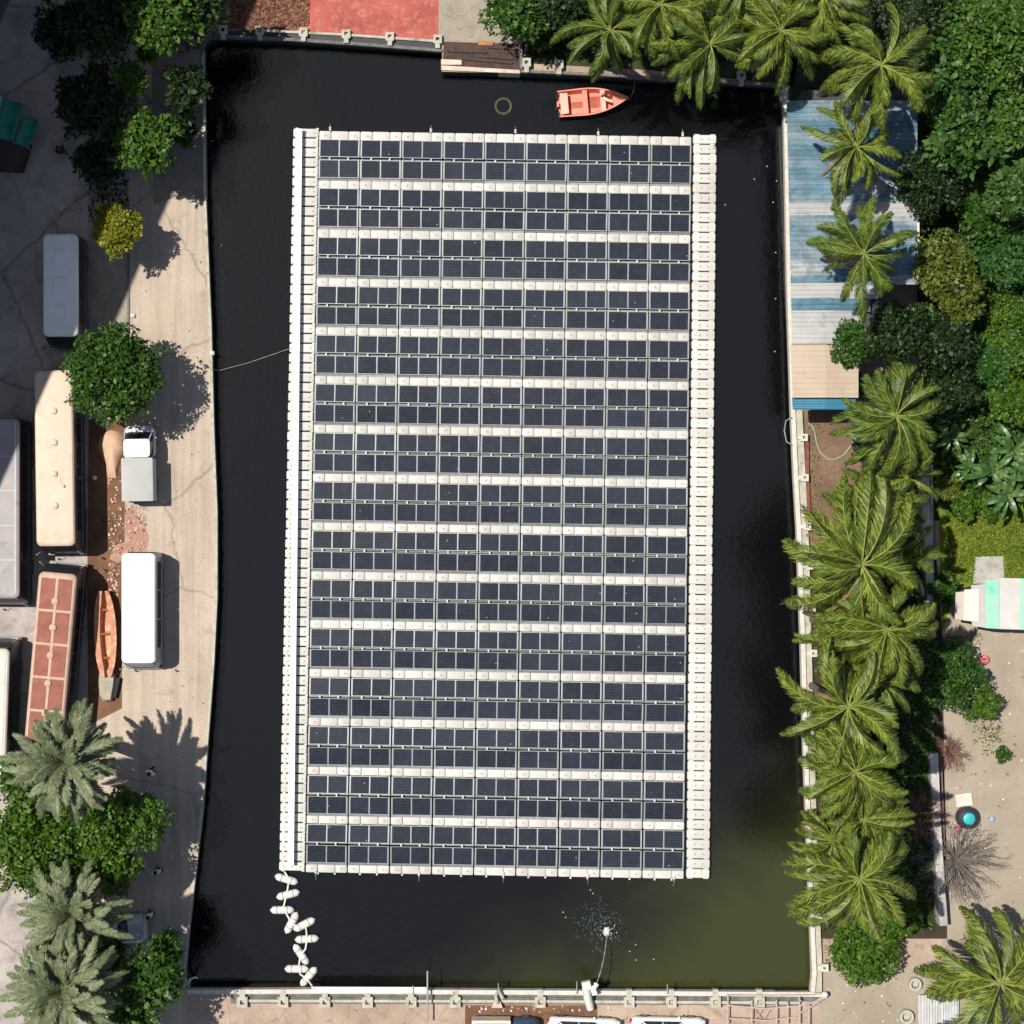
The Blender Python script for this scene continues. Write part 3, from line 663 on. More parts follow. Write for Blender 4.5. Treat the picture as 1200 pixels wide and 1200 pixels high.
def bus(name,label,cat,px,py,rz,Lg,Wd,h,body,roof,group,vents=(),nwin=7,seams=0,roofinset=.0,panels=None,rail=False,nosew=.45,ac=None):
    t_=thing(name,label,cat,W(px,py,h),R(rz),group); t_.location.z=0
    # body: wall, shoulder, roof crown lofted from rounded outlines; the nose slopes under the windscreen
    def ring(w_,l0,l1,r_,z): return rrect(w_,l1-l0,r_,z,4,0,(l0+l1)/2)
    y0,y1=-Lg/2,Lg/2
    b=MB(); b.loft([ring(Wd*.96,y0+.05,y1-.05,.3,.32),ring(Wd,y0,y1,.32,.45),ring(Wd,y0,y1,.32,h*.42),ring(Wd*.985,y0+.02,y1-nosew*.35,.32,h*.72),ring(Wd*.96,y0+.05,y1-nosew,.3,h-.22)]); b.obj('body',body,t_,35)
    b=MB(); b.loft([ring(Wd*.965,y0+.04,y1-nosew+.02,.3,h-.218),ring(Wd*.955,y0+.05,y1-nosew,.3,h-.10),ring(Wd*.89,y0+.13,y1-nosew-.08,.28,h-.02),ring(Wd*.78,y0+.25,y1-nosew-.2,.25,h)]); rf=b.obj('roof',roof,t_,35)
    if vents:
        for (vx,vy_,vr) in vents:
            b=MB(); b.loft([rrect(vr*2,vr*2,vr*.8,h-.012,4,vx,vy_),rrect(vr*1.9,vr*1.9,vr*.8,h+.09,4,vx,vy_),rrect(vr*1.3,vr*1.3,vr*.6,h+.12,4,vx,vy_)]); b.obj('roof_vent',roof if not panels else M_bl2,rf,40)
    if seams:
        b=MB()
        for k in range(1,seams): b.box((0,y0+.2+(Lg-nosew-.4)*k/seams,h+.004),(Wd*.80,.05,.012))
        for sx in (-1,1): b.box((sx*Wd*.39,(y0+y1-nosew)/2,h-.002),(.07,Lg-nosew-.5,.02))
        b.obj('roof_seam',seam_m,rf)
    if panels:
        b=MB(); n=panels; Ls=(Lg-nosew-.5)/n
        for k in range(n):
            yc=y0+.25+Ls*(k+.5)
            for sx in (-1,1):
                b.box((sx*(Wd*.215),yc,h+.008),(Wd*.36,Ls-.14,.018))
        b.obj('rust_panel',M_rustroof,rf)
    if ac:
        for (yy,ll,ww) in ac:
            b=MB(); b.loft([rrect(ww,ll,.12,h-.01,3,0,yy),rrect(ww*.96,ll*.97,.12,h+.07,3,0,yy),rrect(ww*.8,ll*.9,.1,h+.09,3,0,yy)])
            b.obj('roof_unit',roof,rf,35)
    wl=(Lg-nosew-1.3)/nwin; zc,zh=h*.615,h*.29
    tiltw=math.atan2(Wd*.02,h*.5)
    for s in (-1,1):
        for k in range(nwin):
            b=MB(); b.box((s*(Wd/2*.985+.012),y0+.5+wl*(k+.5),zc),(.03,wl-.09,zh),0,0,-s*R(2.0)); b.obj('window',M_glass,t_)
        if rail:
            b=MB(); b.box((s*(Wd/2+.02),0,h*.40),(.03,Lg-.6,.06)); b.obj('side_trim',M_rim,t_)
    # windscreen as a leaning pane with rounded sides
    zb,zt=h*.44,h-.24
    yb,yt=y1+.012,y1-nosew+.035
    b=MB(); hw=Wd/2*.86
    b.add([(-hw,yb-.02,zb),(hw,yb-.02,zb),(hw*.97,yt,zt),(-hw*.97,yt,zt),(-hw,yb-.07,zb),(hw,yb-.07,zb),(hw*.97,yt-.05,zt),(-hw*.97,yt-.05,zt)],[(0,1,2,3),(7,6,5,4),(0,4,5,1),(1,5,6,2),(2,6,7,3),(3,7,4,0)]); b.obj('windscreen',M_glass2,t_)
    b=MB(); b.box((0,y0-.005,h*.62),(Wd*.72,.03,h*.26)); b.obj('rear_window',M_glass,t_)
    b=MB(); b.loft([rrect(Wd*.99,.22,.1,.3,3,0,y1-.02),rrect(Wd*.99,.26,.1,.58,3,0,y1-.01)]); b.obj('front_bumper',M_chrome,t_,35)
    for s in (-1,1):
        b=MB(); b.loft([rrect(.34,.06,.025,.66,2,s*Wd*.36,y1+.0),rrect(.34,.06,.025,.84,2,s*Wd*.36,y1+.0)]); b.obj('headlight',M_lamp,t_)
        b=MB(); b.tube([(s*Wd*.46,y1-.12,h*.72),(s*(Wd*.5+.14),y1+.05,h*.72)],.02,6); b.box((s*(Wd*.5+.17),y1+.05,h*.62),(.09,.07,.36)); b.obj('side_mirror',M_chrome,t_)
        for yy in (y1-Lg*.2,y0+Lg*.22): wheel(t_,s*(Wd/2-.14),yy)
    return t_
M_beige=mat('beige_roof',(.58,.455,.34),(.54,.415,.305),.9,.55,stain=(.46,.345,.25),stain_scale=1.1,stain_lo=.53)
M_busdark=mat('dark_bus_paint',(.035,.036,.045),(.02,.02,.026),2,.35)
M_busgrey=mat('grey_bus_roof',(.36,.315,.30),(.28,.245,.24),.7,.6,stain=(.16,.15,.16),stain_scale=.9,stain_lo=.58)
seam_m=mat('roof_seam',(.48,.48,.49),(.4,.4,.41),3,.6)
M_vanroof=mat('van_roof',(.86,.85,.82),(.80,.79,.75),1.4,.5,stain=(.88,.83,.72),stain_scale=2)
M_rustroof=mat('rust_red_roof',(.30,.10,.062),(.22,.07,.045),1.6,.75,stain=(.40,.20,.13),stain_scale=4,stain_lo=.58)
M_bl2=mat('pink_beige_roof',(.50,.35,.265),(.42,.28,.20),2,.65)
M_whitep=mat('white_paint',(.84,.83,.80),(.80,.79,.76),1,.35)
M_creamp=mat('cream_bus_roof',(.62,.55,.46),(.52,.46,.38),1,.55)
bus('bus','long beige roofed bus parked beside the round dark green tree','bus',63.5,541,180.8,10.5,2.28,3.1,M_busdark,M_beige,'buses parked on the left yard',vents=[(0,-2.9,.2),(0,-1.1,.2),(0,.7,.18),(0,2.5,.2),(-.5,1.4,.10)],rail=True)
bus('minibus','grey white minibus standing in the shade left of the yellow green bush','bus',70.5,339,180,6.45,2.08,2.7,M_busdark,M_vanroof,'buses parked on the left yard',nwin=4,ac=[(-.2,1.1,.8),(-1.9,.8,.7),(1.2,.7,.7)],rail=True,nosew=.55)
bus('bus','dark grey seamed roof bus cut by the left edge, beside the beige roofed bus','bus',-1,600,180,10.7,2.35,3.2,M_busdark,M_busgrey,'buses parked on the left yard',seams=5,rail=True)
bus('bus','rust red roofed bus with pink cross bars and round vents, left of the wooden boat','bus',59,770,-5.0,10.5,2.26,3.0,M_busdark,M_bl2,'buses parked on the left yard',panels=5,vents=[(0,3.2,.2),(0,1.7,.2),(0,.1,.2),(0,-1.5,.2),(0,-3.2,.2)],rail=True)
bus('bus','cream roofed bus cut by the left edge, below the dark grey roofed bus','bus',-14,835,-2.0,8.2,2.26,3.0,M_busdark,M_creamp,'buses parked on the left yard',seams=4)
bus('minibus','plain bright white minibus parked on the sunny concrete road beside the basin','bus',162,716,180,6.7,2.05,2.4,mat('white_grey_body',(.33,.34,.36),(.25,.26,.28),2,.4),M_whitep,'buses parked on the left yard',nwin=3,rail=True,nosew=.35)
# small covered truck
def truck():
    h=2.0; t_=thing('pickup_truck','small white cab pickup with a flat grey covered bed below the round green tree','truck',W(167.5,544),R(1))
    Wd=1.78
    gr=mat('grey_tarp',(.42,.41,.38),(.38,.37,.345),1.5,.7); lg=mat('light_grey_paint',(.50,.51,.52),(.42,.43,.44),2,.4)
    b=MB(); b.loft([rrect(Wd*.95,1.85,.35,.35,5,0,1.28),rrect(Wd,1.9,.38,.5,5,0,1.28),rrect(Wd,1.88,.4,.95,5,0,1.27),rrect(Wd*.96,1.75,.4,1.08,5,0,1.2)]); b.obj('cab_body',lg,t_,35)
    b=MB(); b.loft([rrect(Wd*.94,1.5,.3,1.07,4,0,1.1),rrect(Wd*.84,1.05,.2,1.72,4,0,.9)]); b.obj('cab_glass',M_glass,t_,35)
    b=MB(); b.loft([rrect(Wd*.85,1.06,.2,1.715,4,0,.88),rrect(Wd*.85,1.06,.2,1.77,4,0,.88),rrect(Wd*.74,.95,.18,1.82,4,0,.88)]); b.obj('cab_roof',M_whitep,t_,35)
    for s in (-1,1):
        b=MB(); b.tube([(s*Wd*.44,1.83,1.08),(s*Wd*.40,1.38,1.72)],.045,6); b.obj('cab_pillar',lg,t_)
        b=MB(); b.box((s*(Wd/2+.1),1.5,1.05),(.12,.07,.16)); b.obj('side_mirror',M_chrome,t_)
        b=MB(); b.box((s*.58,2.215,.72),(.3,.05,.14)); b.obj('headlight',M_lamp,t_)
        for yy in (1.45,-1.25): wheel(t_,s*(Wd/2-.12),yy,.34,.2)
    b=MB(); b.loft([rrect(Wd*.98,2.45,.05,.5,2,0,-.93),rrect(Wd*1.0,2.48,.05,1.7,2,0,-.93)]); b.obj('cargo_bed',lg,t_)
    b=MB(); b.loft([rrect(Wd*1.02,2.5,.06,1.69,2,0,-.93),rrect(Wd*1.02,2.5,.06,1.78,2,0,-.93),rrect(Wd*.95,2.4,.05,1.81,2,0,-.93)]); b.obj('bed_cover',gr,t_,35)
    b=MB(); b.box((0,-2.2,.5),(1.5,.1,.12)); b.obj('rear_bumper',M_chrome,t_)
truck()
def car(label,px,py,rz,paint,roofm,Lg=4.3,Wd=1.75,h=1.48,marks=False):
    t_=thing('car',label,'car',W(px,py),R(rz),'parked cars')
    b=MB(); b.loft([rrect(Wd*.92,Lg*.96,.35,.2,5),rrect(Wd,Lg,.42,.38,5),rrect(Wd,Lg*.995,.45,.62,5),rrect(Wd*.95,Lg*.97,.5,.84,5),rrect(Wd*.86,Lg*.92,.5,.92,5)]); b.obj('body',paint,t_,45)
    b=MB(); b.loft([rrect(Wd*.84,Lg*.60,.35,.90,5,0,-Lg*.07),rrect(Wd*.76,Lg*.46,.3,1.2,5,0,-Lg*.08),rrect(Wd*.70,Lg*.36,.25,h-.06,5,0,-Lg*.09)]); b.obj('window_band',M_glass2,t_,45)
    b=MB(); b.loft([rrect(Wd*.71,Lg*.37,.25,h-.065,5,0,-Lg*.09),rrect(Wd*.69,Lg*.35,.22,h-.02,5,0,-Lg*.09),rrect(Wd*.58,Lg*.28,.2,h,5,0,-Lg*.09)]); b.obj('roof',roofm,t_,45)
    for s in (-1,1):
        for a_,c_ in (((s*Wd*.40,Lg*.215,.93),(s*Wd*.33,Lg*.085,h-.06)),((s*Wd*.40,-Lg*.35,.93),(s*Wd*.33,-Lg*.265,h-.06)),((s*Wd*.415,-Lg*.06,.93),(s*Wd*.355,-Lg*.08,h-.06))):
            b=MB(); b.tube([a_,c_],.04,6); b.obj('pillar',paint,t_)
        b=MB(); b.loft([rrect(.32,.22,.08,.62,3,s*Wd*.36,Lg*.475),rrect(.28,.2,.08,.76,3,s*Wd*.36,Lg*.465)]); b.obj('headlight',M_lamp,t_)
        b=MB(); b.loft([rrect(.3,.1,.04,.62,3,s*Wd*.36,-Lg*.485),rrect(.28,.1,.04,.76,3,s*Wd*.36,-Lg*.48)]); b.obj('tail_light',mat('tail_lens',(.35,.02,.02),(.25,.015,.015),5,.3),t_)
        b=MB(); b.box((s*(Wd/2+.07),Lg*.14,.93),(.16,.1,.11)); b.obj('side_mirror',paint,t_)
        for yy in (Lg*.31,-Lg*.30): wheel(t_,s*(Wd/2-.1),yy,.31,.2)
    return t_
M_silver=mat('silver_paint',(.52,.53,.53),(.46,.47,.47),2,.3,.2)
car('white car parked nose right at the bottom edge, just right of the small truck',683,1207,-92,M_whitep,M_whitep)
car('white car parked nose right at the bottom edge, left of the pale steel frame',781,1206.5,-91,M_whitep,M_whitep,4.45)
car('silver white car half hidden beneath the lower left date palms',136,1086,-88,M_silver,M_silver,3.9,1.7)
# small cargo truck bottom
t_=thing('cargo_truck','small truck with a cream cargo box and blue cab at the bottom edge','truck',W(590,1206),R(-90))
cream=mat('cream_box',(.70,.60,.50),(.6,.51,.42),2,.6)
b=MB(); b.loft([rrect(1.8,2.25,.04,.55,2,0,-.7),rrect(1.8,2.25,.04,1.5,2,0,-.7)]); b.obj('cargo_box',cream,t_)
b=MB(); b.loft([rrect(1.5,1.9,.04,1.502,2,0,-.7),rrect(1.5,1.9,.04,1.54,2,0,-.7)]); b.obj('box_lid',mat('pink_lid',(.55,.33,.29),(.45,.27,.23),3,.7),t_)
b=MB(); b.loft([rrect(1.65,1.45,.2,.35,4,0,1.25),rrect(1.7,1.5,.22,.9,4,0,1.25),rrect(1.5,1.1,.2,1.5,4,0,1.12),rrect(1.4,1.0,.2,1.56,4,0,1.12)]); b.obj('cab',mat('blue_cab',(.05,.09,.16),(.035,.06,.11),2,.4),t_,40)
b=MB()
for xx in (-.4,0,.4): b.box((xx,1.12,1.57),(.1,.9,.03))
b.obj('roof_rack',mat('pale_blue_slat',(.25,.33,.42),None,3,.5),t_)
for s in (-1,1):
    for yy in (1.3,-1.1): wheel(t_,s*.75,yy,.33,.2)
    b=MB(); b.box((s*.55,2.01,.7),(.28,.05,.14)); b.obj('headlight',M_lamp,t_)

# ================================================================ people
def person(label,px,py,rz,shirt,trousers,hairc=(.012,.01,.009),walk=.18):
    t_=thing('person',label,'person',W(px,py),R(rz))
    skin=mat('skin',(.30,.17,.11),(.26,.15,.095),8,.6)
    def skinmesh(name,verts,edges,radii,m,parent):
        me=bpy.data.meshes.new(name); me.from_pydata(verts,edges,[]); me.materials.append(m)
        o=ob(name,me,parent)
        sk=o.modifiers.new('skin','SKIN'); 
        if not me.skin_vertices: me.attributes.new
        for i,r_ in enumerate(radii):
            me.skin_vertices[0].data[i].radius=(r_,r_)
        me.skin_vertices[0].data[0].use_root=True
        ss=o.modifiers.new('sub','SUBSURF'); ss.levels=1; ss.render_levels=1
        return o
    w_=walk
    V=[(0,0,.95),(0,0,1.15),(0,.01,1.38),(0,.02,1.5),(0,.04,1.62),(0,.05,1.72),
       (-.1,0,.9),(-.11,w_*.6,.5),(-.11,w_*.4,.08),(-.11,w_*.4+.17,.04),
       (.1,0,.9),(.11,-w_*.2,.5),(.11,-w_,.1),(.11,-w_+.16,.04),
       (-.19,0,1.42),(-.24,-w_*.5,1.15),(-.25,w_*.2-.05,.92),(-.25,w_*.3,.82),
       (.19,0,1.42),(.24,w_*.5,1.15),(.25,w_*1.1,.95),(.25,w_*1.3,.86)]
    E=[(0,1),(1,2),(2,3),(3,4),(4,5),(0,6),(6,7),(7,8),(8,9),(0,10),(10,11),(11,12),(12,13),(2,14),(14,15),(15,16),(16,17),(2,18),(18,19),(19,20),(20,21)]
    rad=[.13,.12,.13,.055,.095,.085,.09,.062,.042,.035,.09,.062,.042,.035,.055,.042,.032,.035,.055,.042,.032,.035]
    skinmesh('body',V,E,rad,skin,t_)
    Vs=[V[0],V[1],V[2],V[14],V[15],V[18],V[19]]; skinmesh('shirt',Vs,[(0,1),(1,2),(2,3),(3,4),(2,5),(5,6)],[.16,.15,.16,.085,.07,.085,.07],shirt,t_)
    Vt=[V[0],V[6],V[7],V[8],V[10],V[11],V[12]]; skinmesh('trousers',Vt,[(0,1),(1,2),(2,3),(0,4),(4,5),(5,6)],[.15,.11,.08,.06,.11,.08,.06],trousers,t_)
    b=MB(); b.sphere((0,.02,1.70),.115,.125,.10,12,8); b.obj('hair',mat('dark_hair',hairc,None,9,.7),t_,60)
    return t_
sw=mat('white_shirt',(.80,.80,.80),(.72,.72,.72),5,.8); dk=mat('dark_trousers',(.02,.022,.03),(.015,.016,.02),5,.9)
bk=mat('black_shirt',(.012,.012,.014),(.009,.009,.01),5,.9)
person('person in a white shirt and dark trousers walking on the road below the palm shadow',181,902,150,sw,dk)
person('person in a white shirt beside the large leafy tree on the shaded lower road',188,1017,10,sw,dk)
person('person in a white shirt near the corner of the silver car under the palms',179,1068,200,sw,dk)
person('person in black clothes standing on the grey yard near the teal covers',76,180,30,bk,dk)

# ================================================================ building at the upper left (its long wall edges the yard)
M_plas=mat('grey_plaster',(.16,.13,.12),(.10,.085,.08),.5,.9,stain=(.05,.04,.04))
M_trim=mat('building_trim',(.45,.44,.42),(.35,.34,.33),1,.8)
t_=thing('apartment_block','tall grey block whose shaded wall edges the upper left corner of the yard','building',(0,0,0))
A=Vector(W2((30,-40))); dr=Vector((-1,-2.25)).normalized(); A=A-dr*30; B=A+dr*68; nrm=Vector((dr.y,-dr.x))
if nrm.x>0: nrm=-nrm
hb=28.3
poly=[tuple(A),tuple(B),tuple(B+nrm*16),tuple(A+nrm*16)]
b=MB(); b.prism(poly,0,hb); b.obj('wall',M_plas,t_)
b=MB(); b.prism([tuple(A-nrm*.25-dr*.25),tuple(B-nrm*.25+dr*.25),tuple(B+nrm*16.25+dr*.25),tuple(A+nrm*16.25-dr*.25)],hb+.003,hb+.7); b.obj('parapet',M_trim,t_)
ang=math.atan2(dr.y,dr.x)
for fl in range(5):
    z=2.2+fl*3.7
    b=MB(); p=(A+B)/2-nrm*.05; b.box((p.x,p.y,z+2.35),(67.5,.22,.14),ang); b.obj('string_course',M_trim,t_)
    for k in range(14):
        p=A+dr*(3+k*4.6)-nrm*.04
        b=MB(); b.box((p.x,p.y,z+.9),(1.5,.12,1.5),ang); wn=b.obj('window',M_trim,t_)
        b=MB(); b.box((p.x-nrm.x*.05,p.y-nrm.y*.05,z+.9),(1.3,.06,1.3),ang); b.obj('pane',M_glass,wn)
# white slab and brown hut roof by that wall, teal covers
t_=thing('low_wall','pale low wall slab at the left edge above the teal covers','wall',W(6,140)); b=MB(); b.prism([W2(p) for p in ((0,112),(13,121),(0,152),(-12,140))],0,.9); rel(b.obj('slab',M_trim,t_),t_)
t_=thing('shed','dark brown flat roofed shed under the teal covers at the left edge','shed',W(14,188)); b=MB(); b.prism([W2(p) for p in ((-30,168),(38,172),(28,203),(-30,200))],0,1.6); rel(b.obj('walls',M_rust,t_),t_)
b=MB(); b.prism([W2(p) for p in ((-32,166),(40,170),(30,205),(-32,202))],1.603,1.7); rel(b.obj('roof',mat('brown_roof',(.07,.035,.035),(.04,.02,.022),1,.8),t_),t_)
teal=mat('teal_cover',(.01,.22,.17),(.008,.17,.13),1.5,.6)
for lab,pts in (('larger dull teal cover, left one of the two near the brown shed',((14,124),(37,130),(26,174),(4,168))),('smaller brighter teal cover, right one of the two near the brown shed',((39,144),(56,150),(43,181),(27,175)))):
    c=W(sum(p[0] for p in pts)/4,sum(p[1] for p in pts)/4)
    t_=thing('awning',lab,'awning',c); P4=[W2(p) for p in pts]
    b=MB(); P5=[Vector((x,y,2.0)) for x,y in P4]
    g=[]
    for i in range(9):
        for j in range(6):
            a_=P5[0].lerp(P5[3],i/8); c_=P5[1].lerp(P5[2],i/8); p=a_.lerp(c_,j/5); g.append((p.x,p.y,2.0-.18*math.sin(PI*j/5)*(1+.4*math.sin(i*1.7))))
    b.add(g,[(i*6+j,(i+1)*6+j,(i+1)*6+j+1,i*6+j+1) for i in range(8) for j in range(5)]); o=b.obj('canopy',teal,t_,True); rel(o,t_); sm=o.modifiers.new('s','SOLIDIFY'); sm.thickness=.03
    for p in P5: b=MB(); b.cyl((p.x,p.y,0),.03,2.0,6); rel(b.obj('post',M_pole,t_),t_)

# ================================================================ blue roofed building on the right bank
def m_sheetroof(name,c,c2,st):
    return mat(name,c,c2,.6,.45,stain=st,stain_scale=1.1,stain_lo=.56)
rb=m_sheetroof('blue_sheet',(.12,.20,.25),(.08,.14,.19),(.22,.27,.30)); rg=m_sheetroof('pale_sheet',(.42,.41,.38),(.33,.33,.32),(.26,.28,.29))
rr_=m_sheetroof('grey_blue_sheet',(.22,.28,.31),(.15,.20,.24),(.08,.16,.21)); rbe=m_sheetroof('beige_sheet',(.45,.355,.255),(.40,.31,.22),(.36,.27,.19)); rdb=m_sheetroof('bright_blue_sheet',(.035,.17,.26),(.03,.14,.21),(.06,.18,.24))
hr=4.0
t_=thing('blue_roofed_shed','long low building with patched blue, pale and beige corrugated roof along the right wall','building',W(990,300))
b=MB(); b.prism([W2(p,0) for p in ((930,122),(1055,122),(1058,300),(1000,398),(990,466),(935,466))],0,hr-.35); rel(b.obj('wall',mat('dark_sheet_wall',(.05,.055,.055),(.03,.032,.03),1,.7),t_),t_)
def corr(y0,y1,x0a,x0b,x1,m,z,name='roof_sheet',amp=.03,per=.26):
    b=MB(); Y0=y0;Y1=y1; p0=W(600,y0,z).y; p1=W(600,y1,z).y; n=max(6,int(abs(p1-p0)/per*6)); vs=[];fs=[]
    for i in range(n+1):
        s=i/n; yy=y0+(y1-y0)*s; xa=x0a+(x0b-x0a)*s; zz=z+amp*math.sin(2*PI*i/6)
        for xx in (xa,(xa+x1)/2,x1): p=W(xx,yy,z); vs.append((p.x,p.y,zz+(.0 if xx!=(xa+x1)/2 else .12)))
    for i in range(n):
        for j in range(2): fs.append((i*3+j,(i+1)*3+j,(i+1)*3+j+1,i*3+j+1))
    b.add(vs,fs); o=b.obj(name,m,t_); rel(o,t_); md=o.modifiers.new('s','SOLIDIFY'); md.thickness=.02
xl=lambda y: 922.0+(y-120)*.022
def m_patch():
    m,t,b=nt('weathered_blue_roof'); g=N(t,'ShaderNodeNewGeometry'); P=g.outputs['Position']
    n=noise(t,mapping(t,P,(.16,1.0,1)),.75,5,.55,.2); r=ramp(t,n.outputs['Fac'],[(.36,(.060,.15,.20)),(.66,(.40,.41,.39)),(.46,(.11,.21,.265)),(.57,(.25,.30,.32))])
    n2=noise(t,P,1.4,8,.75,.8); r2=ramp(t,n2.outputs['Fac'],[(.40,(.62,.64,.64)),(.60,(1.05,)*3)]); o=mixc(t,1,r.outputs[0],r2.outputs[0],'MULTIPLY')
    n3=noise(t,P,.9,6,.7); r3=ramp(t,n3.outputs['Fac'],[(.62,(0,)*3),(.72,(.6,)*3)]); o=mixc(t,r3.outputs[0],o,(.20,.16,.11))
    L(t,o,b.inputs['Base Color']); b.inputs['Roughness'].default_value=.6; return m
rb=rr_=m_patch()
segs=[(118,168,1075,rr_),(168,196,1075,rb),(196,214,1075,rr_),(214,236,1075,rb),(236,252,1077,rg),(252,268,1076,rr_),(268,300,1076,rb),(300,332,1076,rr_),(332,349,1030,rg),(349,364,1020,rb),(364,388,1010,rg),(388,402,1000,rg)]
for i,(a_,c_,x1,m_) in enumerate(segs): corr(a_,c_+1.2,xl(a_),xl(c_),x1,m_,hr+.012*(i%2))
corr(402,466,927,929,1006,rbe,hr-.15,amp=.012,per=.3)
corr(465,480,928,929,1003,rdb,hr-.5,name='awning',amp=.02)
b=MB(); b.box(W(1076,296,hr+.1),(.12,3.4,.1)); rel(b.obj('gutter',M_cwhite,t_),t_)

# ================================================================ shack on the right edge
t_=thing('shack','low shack of white sheet roofing with mint green strips at the right edge','shack',W(1165,712))
b=MB(); b.prism([W2(p) for p in ((1120,692),(1145,684),(1240,686),(1240,727),(1128,724))],0,1.9); rel(b.obj('wall',mat('dark_block',(.07,.06,.065),(.045,.04,.045),2,.9),t_),t_)
for i,(pts,z,m_) in enumerate([(((1120,694),(1131,693),(1131,727),(1119,725)),2.05,mat('pinkish_sheet',(.50,.43,.37),(.44,.37,.32),1,.6)),(((1130,691),(1148,690),(1147,729),(1129,727)),2.15,mat('ivory_sheet',(.64,.60,.53),(.58,.54,.47),1,.6)),(((1138,686),(1156,684),(1156,736),(1139,733)),2.05,mat('grey_sheet',(.47,.43,.39),(.40,.37,.34),1.2,.6)),(((1170,677),(1200,678),(1200,738),(1169,737)),2.13,mat('white_sheet',(.54,.51,.47),(.47,.45,.41),1,.6)),(((1200,678),(1260,680),(1260,739),(1200,738)),2.19,mat('white_sheet',None) if 'white_sheet' in MATS else rg)]):
    b=MB(); b.prism([W2(p,z) for p in pts],z-.04,z); rel(b.obj('roof_sheet',m_,t_),t_)
for (pts,z) in ((((1154,680),(1171,679),(1171,737),(1155,736)),2.20),(((1196,678),(1204,678),(1204,738),(1196,738)),2.24)):
    b=MB(); b.prism([W2(p,z) for p in pts],z-.03,z); rel(b.obj('green_strip',mat('mint_strip',(.34,.60,.47),(.24,.52,.38),.8,.5,stain=(.06,.50,.34),stain_scale=1.0,stain_lo=.55),t_),t_)
b=MB(); b.prism([W2(p) for p in ((1143,652),(1175,652),(1177,684),(1140,684))],.012,.08); b.obj('rubble_slab',mat('rubble_slab',(.45,.42,.37),(.30,.28,.25),1.5,.9,bmp=.8,stain=(.15,.14,.13),stain_scale=2.2),None,label='rough grey concrete slab on the lawn above the shack',cat='slab')

# ================================================================ boundary walls and small things on the right
t_=thing('boundary_wall','broken whitish wall between the palms and the banana plants','wall',W(1088,640))
b=MB(); wall_line(b,[(1079,545),(1080,600),(1083,660),(1086,705)],.42,0,1.3); rel(b.obj('wall_panel',mat('white_wall',(.46,.435,.39),(.32,.30,.27),1.2,.85,stain=(.2,.19,.15),stain_scale=1.8),t_),t_)
b=MB(); wall_line(b,[(1088,545),(1088,600),(1090,740)],.14,0,.9); rel(b.obj('rail',M_wall,t_),t_)
t_=thing('boundary_wall','weathered white wall running down past the bare grey shrub','wall',W(1098,960))
b=MB(); wall_line(b,[(1090,880),(1093,960),(1096,1010),(1101,1080)],.46,0,1.1); rel(b.obj('wall_panel',MATS['white_wall'],t_),t_)
b=MB(); wall_line(b,[(1100,880),(1103,960),(1104,1000)],.14,0,.5); rel(b.obj('rail',mat('reddish_beam',(.2,.11,.09),(.12,.07,.06),2,.9),t_),t_)
rope('pipe','thin pale pipe running down beside the dark trees to the broken wall',[W(1081,436,1.4),W(1081,500,1.4),W(1081,545,1.35)],.045,M_pole)
rope('pipe','short pale crossbar pipe at the upper end of the broken wall',[W(1070,531,1.2),W(1084,531,1.3),W(1096,532,1.2)],.05,M_pole)
M_hose=mat('green_hose',(.33,.40,.30),(.25,.32,.23),4,.6)
rope('garden_hose','pale green garden hose looping over bare soil below the blue awning',[W(x,y,.06) for x,y in ((947,496),(952,499),(955,508),(957,520),(962,531),(970,538),(980,538),(989,533),(996,524),(1002,514),(1008,505))],.04,M_hose)
rope('hose','thin green hose looped over the right wall near the blue awning',[W(928,489,.66),W(921,493,.4),W(919,505,.2),W(922,518,.4),W(928,521,.66)],.03,M_hose)
rope('rusty_pipe','rusty red pipe lying behind the right wall beside bare soil',[W(946,512,.15),W(946,560,.15),W(948,600,.15)],.12,mat('rust_pipe',(.30,.10,.05),(.18,.06,.03),3,.8))
# drum
t_=thing('water_drum','black tank with teal lid beside the white wall on sandy ground','drum',W(1132,957))
n=MB(); n.loft([[(r_*math.cos(a),r_*math.sin(a),z) for a in [2*PI*k/24 for k in range(24)]] for r_,z in ((.62,0),(.66,.08),(.66,.5),(.60,.62),(.42,.70),(.40,.72))]); n.obj('tank',mat('black_tank',(.03,.04,.05),(.02,.025,.03),3,.5),t_,40)
n=MB(); n.loft([[(r_*math.cos(a),r_*math.sin(a),z) for a in [2*PI*k/20 for k in range(20)]] for r_,z in ((.34,.72),(.34,.80),(.28,.83))]); n.obj('lid',mat('teal_lid',(.03,.42,.42),(.02,.34,.35),4,.45),t_,40)
t_=thing('cardboard_sheet','cream board leaning above the black tank with the teal lid','board',W(1129,937)); b=MB(); b.box((0,0,.12),(.95,.75,.05),R(8),0,0,R(8)); b.obj('board',mat('cream_board',(.72,.62,.52),None,2,.7),t_)
def bucket(label,px,py,c,r_=.2,h=.3):
    t_=thing('bucket',label,'bucket',W(px,py)); b=MB(); n_=18
    rg_=[(r_*.8,0),(r_,h),(r_*.92,h),(r_*.75,.04)]
    b.loft([[(q_*math.cos(a),q_*math.sin(a),z) for a in [2*PI*k/n_ for k in range(n_)]] for q_,z in rg_]); b.obj('shell',mat('bucket_'+label.split()[0],c,None,4,.5),t_,30)
    b=MB(); b.tube([(r_*math.cos(a),r_*.3,h+.02+.06*math.sin(a)) for a in [PI*k/8 for k in range(9)]],.012,5); b.obj('handle',M_pole,t_)
bucket('pinkish bucket just below the black tank',1121,971,(.55,.16,.16)); bucket('bluish small bucket standing right of the black tank',1161,959,(.35,.42,.62),.17,.22)
